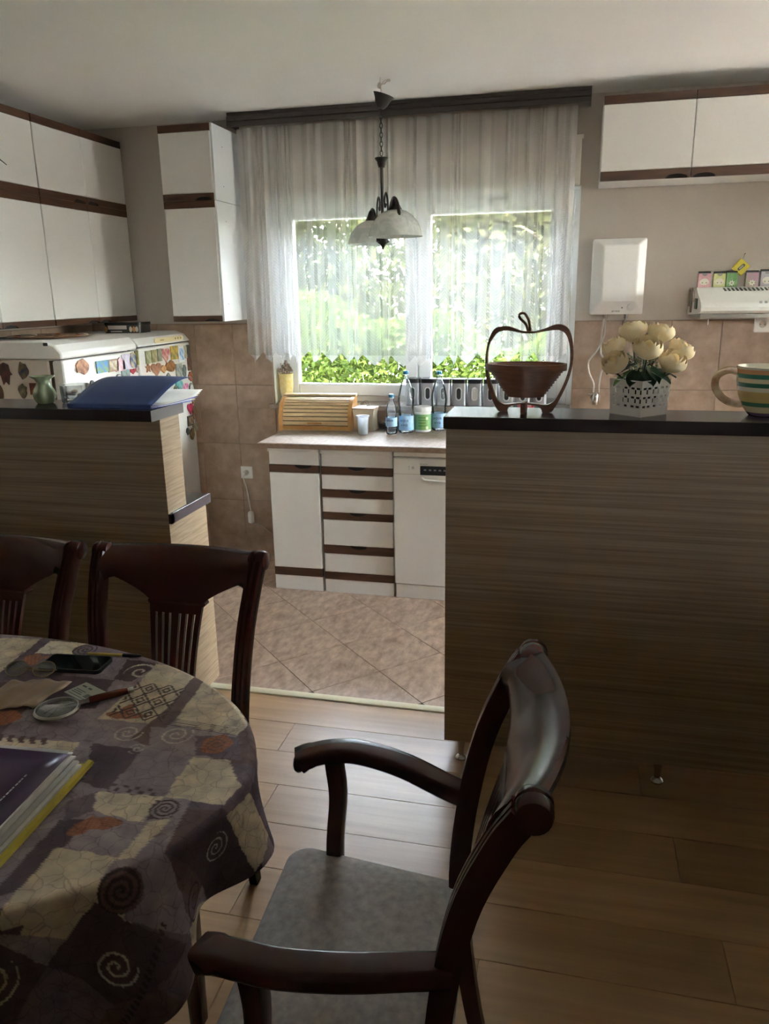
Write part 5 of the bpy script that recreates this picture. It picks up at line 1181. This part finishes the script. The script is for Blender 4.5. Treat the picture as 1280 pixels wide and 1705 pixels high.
for k in range(7):
    c = mat('paper_blue', (.10, .12, .42), .6) if k in (0, 2) else paper
    rows = [[(-.165+.325*u+.010*k*.4+.05*v, .008+.20*v+.004*k, .003+.0022*k+(.004*k*v*v)) for u in (0, .5, 1)] for v in np.linspace(0, 1, 6)]
    o = MB().grid(rows).build('paper_sheet', c, t, 60); md = o.modifiers.new('thick', 'SOLIDIFY'); md.thickness = .0008

# ================================================================ ON THE FRIDGES
t = thing('tin_box', 'black printed tin box on top of the corner refrigerator', 'tin', (-2.55, 4.20, 1.4255), math.radians(4))
MB().prism(rrect(.222, .15, .02, 4), 0, .046, 'xy').build('tin_body', mat('tin_black', (.03, .028, .028), .3), t, 40)
MB().prism(rrect(.228, .156, .022, 4), .046, .060, 'xy').build('lid', mat('tin_lid', (.025, .025, .025), .25), t, 40)
MB().box(-.085, .030, -.0765, -.075, .022, .043).build('pale_print', mat('tin_pale', (.55, .48, .45), .4), t, 0)
for k, x in enumerate((-.100, .055, .075, .092)): MB().prism([(x+.009*math.cos(a), .022+.016*math.sin(a)) for a in np.linspace(0, 2*PI, 10, endpoint=False)], -.0772, -.0748, 'xz').build('print_figure', mat('tin_fig%d' % (k % 2), ((.55, .28, .12), (.65, .62, .55))[k % 2], .4), t, 0)
MB().box(-.07, .0, -.0768, -.075, .008, .013).build('print_line', mat('tin_pale', (.55, .48, .45), .4), t, 0)
t = thing('serving_plate', 'round brown patterned plate lying on the nearer refrigerator', 'plate', (-2.575, 3.52, 1.4352))
MB().lathe([(.10, 0), (.16, .003), (.205, .011), (.207, .013), (.16, .006), (.10, .004)], 40).build('plate_body', mat('plate_brown', (.40, .22, .11), .4, col2=(.16, .08, .05), scale=(22, 22, 22)), t, 60)
for k in range(9):
    a = k*.7-2.2; MB().ball((.165*math.cos(a), .165*math.sin(a), .010), (.016, .012, .005), 8, 5).build('motif', mat('plate_motif%d' % (k % 3), ((.55, .20, .07), (.70, .62, .50), (.12, .05, .03))[k % 3], .4), t)

# magnets: (plane, a, z, w, h, shape, colour, colour2, label)
def heart(w, h): return [(w*.5*(math.sin(a)**3), h*.5*((13*math.cos(a)-5*math.cos(2*a)-2*math.cos(3*a)-math.cos(4*a))/15)) for a in np.linspace(0, 2*PI, 24, endpoint=False)]
def star(w, h): return [((w*.5 if k % 2 == 0 else w*.22)*math.sin(k*PI/5), (h*.5 if k % 2 == 0 else h*.22)*math.cos(k*PI/5)) for k in range(10)]
def oval(w, h): return [(w*.5*math.cos(a), h*.5*math.sin(a)) for a in np.linspace(0, 2*PI, 20, endpoint=False)]
def blob(w, h, sd):
    r = random.Random(sd); return [(w*.5*math.cos(a)*(1-.35*r.random()), h*.5*math.sin(a)*(1-.35*r.random())) for a in np.linspace(0, 2*PI, 13, endpoint=False)]
def house(w, h): return [(-w*.5, -h*.5), (w*.5, -h*.5), (w*.5, h*.15), (0, h*.5), (-w*.5, h*.15)]
def butterfly(w, h): return [(0, -h*.35), (w*.2, -h*.5), (w*.32, -h*.1), (w*.5, -h*.05), (w*.36, h*.1), (w*.3, h*.4), (0, h*.5), (-w*.3, h*.4), (-w*.5, h*.0), (-w*.3, -h*.1), (-w*.2, -h*.5)]
MG = [
('s', -2.617, 1.285, .075, .105, 'butterfly', (.10, .025, .025), (.03, .015, .015), 'dark red butterfly magnet on the side of the nearer refrigerator'),
('s', -2.516, 1.300, .062, .090, 'blob', (.02, .04, .10), (.22, .15, .05), 'blue and gold figurine magnet above the green vase'),
('s', -2.533, 1.205, .055, .075, 'blob', (.20, .17, .10), (.05, .04, .03), 'grey-brown bird magnet left of the green vase'),
('s', -2.468, 1.215, .045, .055, 'rect', (.24, .05, .03), (.08, .03, .02), 'dark red square magnet just behind the green vase'),
('s', -2.668, 1.190, .05, .095, 'oval', (.12, .06, .03), (.05, .03, .02), 'brown oval magnet at the left frame edge'),
('f', 3.345, 1.308, .125, .085, 'blob', (.55, .25, .14), (.25, .10, .06), 'reddish crown-like cluster magnet nearest the door edge'),
('f', 3.510, 1.292, .105, .060, 'rect', (.12, .32, .70), (.25, .42, .20), 'blue sky and castle picture magnet'),
('f', 3.602, 1.290, .090, .062, 'frame', (.72, .66, .52), (.40, .28, .20), 'cream picture magnet in a brown frame'),
('f', 3.668, 1.290, .085, .070, 'house', (.70, .36, .45), (.80, .62, .66), 'pink house-shaped magnet on the nearer refrigerator'),
('f', 3.730, 1.298, .080, .075, 'rect', (.74, .70, .80), (.62, .56, .74), 'pale lilac card magnet on the nearer refrigerator'),
('f', 3.797, 1.300, .075, .080, 'oval', (.05, .10, .26), (.55, .45, .25), 'round blue and gold magnet on the nearer refrigerator'),
('f', 3.836, 1.308, .030, .075, 'rect', (.35, .30, .10), (.20, .18, .06), 'narrow olive strip magnet at the door end'),
('f', 3.785, 1.244, .065, .030, 'heart', (.55, .05, .07), (.35, .03, .05), 'small red lips-like magnet under the round blue one'),
('f', 3.832, 1.250, .030, .040, 'oval', (.62, .58, .55), (.35, .20, .20), 'small pale oval magnet at the door end'),
('f', 3.712, 1.232, .075, .050, 'rect', (.30, .38, .38), (.16, .20, .18), 'grey-green square magnet above the folder'),
('f', 3.645, 1.222, .050, .040, 'ring', (.30, .30, .34), (.2, .2, .22), 'small grey ring magnet above the folder'),
('f', 3.405, 1.215, .03, .04, 'oval', (.05, .05, .06), (.02, .02, .02), 'tiny black oval magnet above the folder'),
('g', 3.956, 1.303, .055, .070, 'rect', (.45, .45, .28), (.25, .28, .15), 'leftmost of three slim olive card magnets on the corner refrigerator'),
('g', 4.020, 1.304, .058, .070, 'rect', (.50, .44, .22), (.28, .26, .14), 'middle of three slim olive card magnets on the corner refrigerator'),
('g', 4.080, 1.306, .045, .070, 'rect', (.33, .36, .26), (.2, .22, .16), 'rightmost of three slim olive card magnets on the corner refrigerator'),
('g', 4.150, 1.304, .095, .088, 'heart', (.55, .12, .14), (.72, .50, .45), 'red heart magnet in the top row'),
('g', 4.255, 1.306, .085, .078, 'rect', (.62, .42, .06), (.22, .20, .10), 'yellow landscape magnet in the top row'),
('g', 4.335, 1.292, .065, .095, 'frame', (.12, .42, .80), (.80, .84, .88), 'bright blue magnet with a white frame'),
('g', 4.388, 1.300, .035, .075, 'rect', (.50, .48, .34), (.30, .3, .2), 'pale narrow strip magnet beside the blue framed one'),
('g', 4.428, 1.298, .035, .085, 'rect', (.06, .06, .05), (.15, .13, .1), 'black strip magnet at the right end of the top row'),
('g', 3.945, 1.246, .065, .060, 'star', (.42, .20, .10), (.25, .10, .06), 'brown starfish magnet on the corner refrigerator'),
('g', 4.030, 1.232, .110, .082, 'heart', (.36, .17, .10), (.45, .25, .16), 'brown wooden heart magnet on the corner refrigerator'),
('g', 4.112, 1.224, .070, .050, 'blob', (.62, .38, .16), (.40, .20, .08), 'tan bear magnet next to the wooden heart'),
('g', 4.196, 1.230, .120, .082, 'blob', (.38, .18, .06), (.16, .07, .03), 'brown animal magnet in the second row'),
('g', 4.292, 1.198, .070, .082, 'rect', (.22, .26, .24), (.45, .46, .40), 'grey-green photo magnet in the second row'),
('g', 4.358, 1.190, .055, .095, 'blob', (.05, .08, .08), (.2, .22, .2), 'dark green figure magnet in the second row'),
('g', 4.432, 1.225, .045, .080, 'rect', (.10, .05, .04), (.25, .12, .08), 'dark strip magnet at the right of the second row'),
('g', 4.430, 1.150, .060, .070, 'blob', (.50, .18, .05), (.3, .05, .08), 'orange and crimson magnet on the right door edge'),
('g', 4.160, 1.172, .060, .055, 'blob', (.14, .13, .12), (.35, .33, .3), 'grey lump magnet above the papers'),
('g', 4.245, 1.088, .085, .060, 'blob', (.10, .14, .08), (.45, .4, .3), 'mixed green magnet beside the folder papers'),
('g', 4.280, 1.110, .090, .070, 'oval', (.10, .42, .42), (.3, .55, .5), 'turquoise oval magnet over the papers'),
('g', 4.350, 1.085, .080, .080, 'heart', (.70, .12, .35), (.85, .6, .65), 'pink striped heart magnet above the folder papers'),
('g', 4.432, 1.068, .060, .085, 'ring', (.06, .08, .06), (.3, .3, .25), 'black wreath magnet on the corner refrigerator edge'),
('g', 4.442, 1.000, .040, .055, 'blob', (.45, .28, .06), (.2, .1, .03), 'gold lump magnet below the wreath'),
('g', 4.395, .958, .070, .070, 'heart', (.60, .05, .12), (.4, .03, .08), 'red rose magnet beside the bar end'),
('g', 4.442, .925, .050, .095, 'blob', (.28, .14, .06), (.5, .35, .2), 'brown tall figure magnet beside the bar end'),
('g', 4.385, .882, .070, .062, 'frame', (.55, .38, .22), (.12, .10, .08), 'portrait magnet in a dark frame'),
('g', 4.440, .832, .060, .055, 'rect', (.22, .22, .16), (.4, .4, .3), 'grey-green photo magnet in the lowest row'),
('g', 4.340, .822, .045, .050, 'blob', (.04, .05, .05), (.1, .1, .1), 'black magnet in the lowest row'),
('g', 4.392, .795, .070, .075, 'blob', (.25, .17, .05), (.08, .06, .03), 'lowest gold and black magnet on the corner refrigerator')]
for i, (pl, a, z, w, h, sh, c, c2, lab) in enumerate(MG):
    rows_ = {'s': (a, 3.2035, z), 'f': (-2.2985, a, z), 'g': (-2.2985, a, z)}[pl]
    t = thing('fridge_magnet', lab, 'magnet', rows_, 0, 'souvenir magnets on the refrigerators')
    m = mat('magnet%d' % i, c, .35, col2=c2, scale=(38, 38, 38), contrast=(.38, .62))
    ol = {'heart': heart, 'star': star, 'oval': oval, 'house': house, 'butterfly': butterfly}.get(sh, lambda w, h: [(-w/2, -h/2), (w/2, -h/2), (w/2, h/2), (-w/2, h/2)])(w, h) if sh != 'blob' else blob(w, h, i)
    P_ = 'xz' if pl == 's' else 'yz'; d0, d1 = ((-.007, 0) if pl == 's' else (0, .007))
    if sh in ('frame', 'ring'):
        m2 = mat('magnetb%d' % i, c2, .4); ol = ol if sh == 'frame' else oval(w, h)
        MB().prism(ol, d0, d1, P_).build('magnet_frame', m2 if sh == 'frame' else m, t, 30)
        inn = [(p[0]*.74, p[1]*.74) for p in ol]; e0, e1 = ((-.0078, -.006) if pl == 's' else (.006, .0078))
        MB().prism(inn, e0, e1, P_).build('magnet_picture', m if sh == 'frame' else enamel, t, 30)
    else: MB().prism(ol, d0, d1, P_).build('magnet_plate', m, t, 30)

# dark pointed ornament at the left frame edge, hanging over the dining side
t = thing('hanging_lamp', 'dark pointed arm of a hanging lamp at the left frame edge', 'lamp', (-2.17, 2.5, 2.08))
MB().sweep(bez([(0, 0, .16), (.06, 0, .13), (.14, 0, .075), (.20, 0, .028), (.254, 0, -.014)], 20), rrect(.018, .010, .004, 2), [1.0-.042*k for k in range(21)]).build('arm', iron, t)
MB().lathe([(.006, .16), (.006, ZC-2.08)], 8).build('stem', iron, t)
MB().lathe([(.012, .10), (.030, .13), (.030, .17), (.010, .19)], 16).build('hub', iron, t)
MB().lathe([(.05, ZC-2.085), (.05, ZC-2.081)], 20).build('canopy', iron, t)

# ================================================================ ON THE TABLE
TT = TZ_+.0012
t = thing('phone', 'black smartphone lying face up on the tablecloth', 'phone', (-1.138, 1.488, TT), math.radians(5))
MB().prism(rrect(.160, .078, .012, 5), 0, .009, 'xy').build('phone_case', black_plastic, t, 30)
MB().prism(rrect(.152, .071, .009, 5), .009, .0096, 'xy').build('screen', mat('phone_screen', (.012, .018, .016), .06), t, 30)
t = thing('pencil', 'yellow and black pen beside the phone', 'pen', (-1.075, 1.551, TT), math.radians(7))
MB().tube([(-.065, 0, .0042), (.025, 0, .0042)], .0042, 8).build('barrel', mat('pen_yellow', (.70, .50, .07), .4), t)
MB().tube([(.025, 0, .0042), (.060, 0, .0042), (.068, 0, .0042), (.073, 0, .0042)], [.0046, .0045, .0030, .0012], 8).build('cap', black_plastic, t)
t = thing('eyeglasses', 'thin gold-framed eyeglasses lying folded on the cloth', 'glasses', (-1.215, 1.405, TT), math.radians(8))
gold = mat('glasses_gold', (.45, .33, .20), .3, metal=.8); lens = clear_mat('lens', (.93, .93, .90), 1.5, .02)
for s in (-1, 1):
    pts = [Vector((s*.034+.027*math.cos(a), -.006*0+.004, .026+.021*math.sin(a))) for a in np.linspace(0, 2*PI, 24, endpoint=False)]
    Mt = R(math.radians(-58), 'X')
    f_ = MB().tube([Mt @ p for p in pts], .0013, 6, closed=True, M=T(0, 0, .0028), up=(.2, .9, .3)).build('rim', gold, t)
    MB().prism([(s*.034+.0265*math.cos(a), .026+.0205*math.sin(a)) for a in np.linspace(0, 2*PI, 24, endpoint=False)], .0035, .0047, 'xz', M=T(0, 0, .0028) @ Mt).build('lens', lens, t, 30)
    MB().tube(bez([(s*.062, .018, .016), (s*.060, .030, .008), (s*.02, .034, .0045), (-s*.03, .040+.006*s, .004), (-s*.055, .034, .0035)], 16), .0014, 6).build('temple', gold, t)
MB().tube(bez([(-.008, .018, .020), (0, .016, .023), (.008, .018, .020)], 8), .0012, 6).build('bridge', gold, t)
# cloth pouch
rows = []
for j in range(13):
    v = j/12; rows.append([(-.072+.144*u+.03*v, -.062+.124*v, .0035+.006*math.sin(u*9+v*3)*math.sin(v*7+u*2)*.6+.004*math.sin(PI*u)*math.sin(PI*v)+.002*math.sin(u*23)) for u in np.linspace(0, 1, 15)])
o = MB().grid(rows).build('eyeglass_pouch', mat('pouch_satin', (.42, .29, .19), .3, col2=(.30, .20, .13), scale=(14, 14, 14)), None, 60); o.location = (-1.185, 1.332, TT+.001); o.rotation_euler = (0, 0, math.radians(10))
md = o.modifiers.new('thick', 'SOLIDIFY'); md.thickness = .0012
tag(o, 'crumpled tan satin pouch under the eyeglasses', 'pouch')
# paper stub
t = thing('paper_slip', 'small printed slip of paper behind the magnifying glass', 'paper', (-1.033, 1.373, TT), math.radians(-24))
MB().box(-.043, .043, -.028, .028, .0003, .0010).build('slip', mat('slip_pale', (.58, .60, .52), .7), t, 0)
ink = mat('slip_ink', (.12, .14, .13), .6)
for (x0, x1, y0, y1) in ((-.035, -.02, .012, .017), (-.012, .0, .012, .017), (-.036, .0, -.002, .0), (-.036, -.006, -.008, -.006), (-.036, .0, -.014, -.012), (-.036, .038, -.022, -.0205)): MB().box(x0, x1, y0, y1, .0010, .0013).build('print_line', ink, t, 0)
for k in range(9): MB().box(.010+.003*k, .0115+.003*k+.0006*(k % 3), -.016, -.002, .0010, .0013).build('barcode_bar', ink, t, 0)
# magnifier
t = thing('magnifying_glass', 'magnifying glass with silver rim and red-brown handle', 'magnifier', (-1.046, 1.287, TT+.0002), math.radians(42))
silver = mat('magnifier_silver', (.62, .60, .56), .22, metal=.85)
MB().lathe([(.044, 0), (.0475, .001), (.0480, .007), (.045, .010), (.0425, .010), (.042, .006), (.0415, .001)], 40, capb=False, capt=False).build('rim', silver, t, 40)
MB().lathe([(.002, .0015), (.042, .0035), (.042, .0065), (.002, .0105)], 32).build('lens', clear_mat('magnifier_lens', (.86, .93, .90), 1.6, .01, 1.8), t, 60)
Mr = R(math.radians(90-18), 'Y')
MB().lathe([(.006, .046), (.007, .050), (.006, .062), (.0075, .066)], 16, M=T(0, 0, .006) @ R(PI/2, 'Y') @ R(0, 'X')).build('collar', silver, t)
MB().lathe([(.0072, .066), (.0082, .085), (.0080, .125), (.0065, .148)], 16, M=T(0, 0, .0085) @ R(PI/2, 'Y')).build('handle', mat('handle_redwood', (.13, .028, .020), .25, coat=.3), t)
MB().lathe([(.0070, .148), (.0075, .152), (.0070, .160), (.004, .163)], 16, M=T(0, 0, .0085) @ R(PI/2, 'Y')).build('end_cap', silver, t)
# folders: yellow with papers, purple on top
t = thing('document_folder', 'yellow folder stuffed with white papers on the table', 'folder', (-.99, .965, TT), math.radians(4))
yel = mat('folder_yellow', (.55, .44, .04), .45)
MB().box(-.17, .148, -.135, .150, .0005, .0022).build('back_cover', yel, t, 0)
MB().prism([(.135, .0022), (.148, .0022), (.152, .006), (.149, .011), (.140, .012), (.146, .006)], -.135, .150, 'xz').build('flap_edge', yel, t, 30)
for k in range(9):
    jx, jy = random.uniform(-.004, .004), random.uniform(-.006, .006); z = .0024+.0034*k
    rows = [[(-.168+.31*u+jx-.0042*k*u, -.128+jy+.27*v, z+.0012*math.sin(u*4+k)*math.sin(v*3+k)) for u in np.linspace(0, 1, 8)] for v in np.linspace(0, 1, 6)]
    o = MB().grid(rows).build('paper_sheet', paper if k % 4 else mat('paper_grey', (.50, .50, .48), .8), t, 60); md = o.modifiers.new('thick', 'SOLIDIFY'); md.thickness = .0022
t = thing('purple_folder', 'dark purple glossy folder lying on the yellow folder', 'folder', (-1.005, .975, TT+.0345), math.radians(4))
pur = mat('folder_purple', (.055, .016, .072), .35)
rows = [[(-.16+.292*u, -.112+.228*v, .0022+.004*u*(1-u)) for u in np.linspace(0, 1, 8)] for v in np.linspace(0, 1, 6)]
o = MB().grid(rows).build('cover', pur, t, 60); md = o.modifiers.new('thick', 'SOLIDIFY'); md.thickness = .0016
MB().box(-.16, .136, -.114, .118, .0, .0008).build('white_liner', paper, t, 0)
fp = mat('folder_print', (.66, .60, .68), .5)
for k in range(11): MB().box(.094, .0965, -.052+.0085*k, -.052+.0085*k+(.0065 if k % 3 else .0045), .0058, .0064).build('print_mark', fp, t, 0)
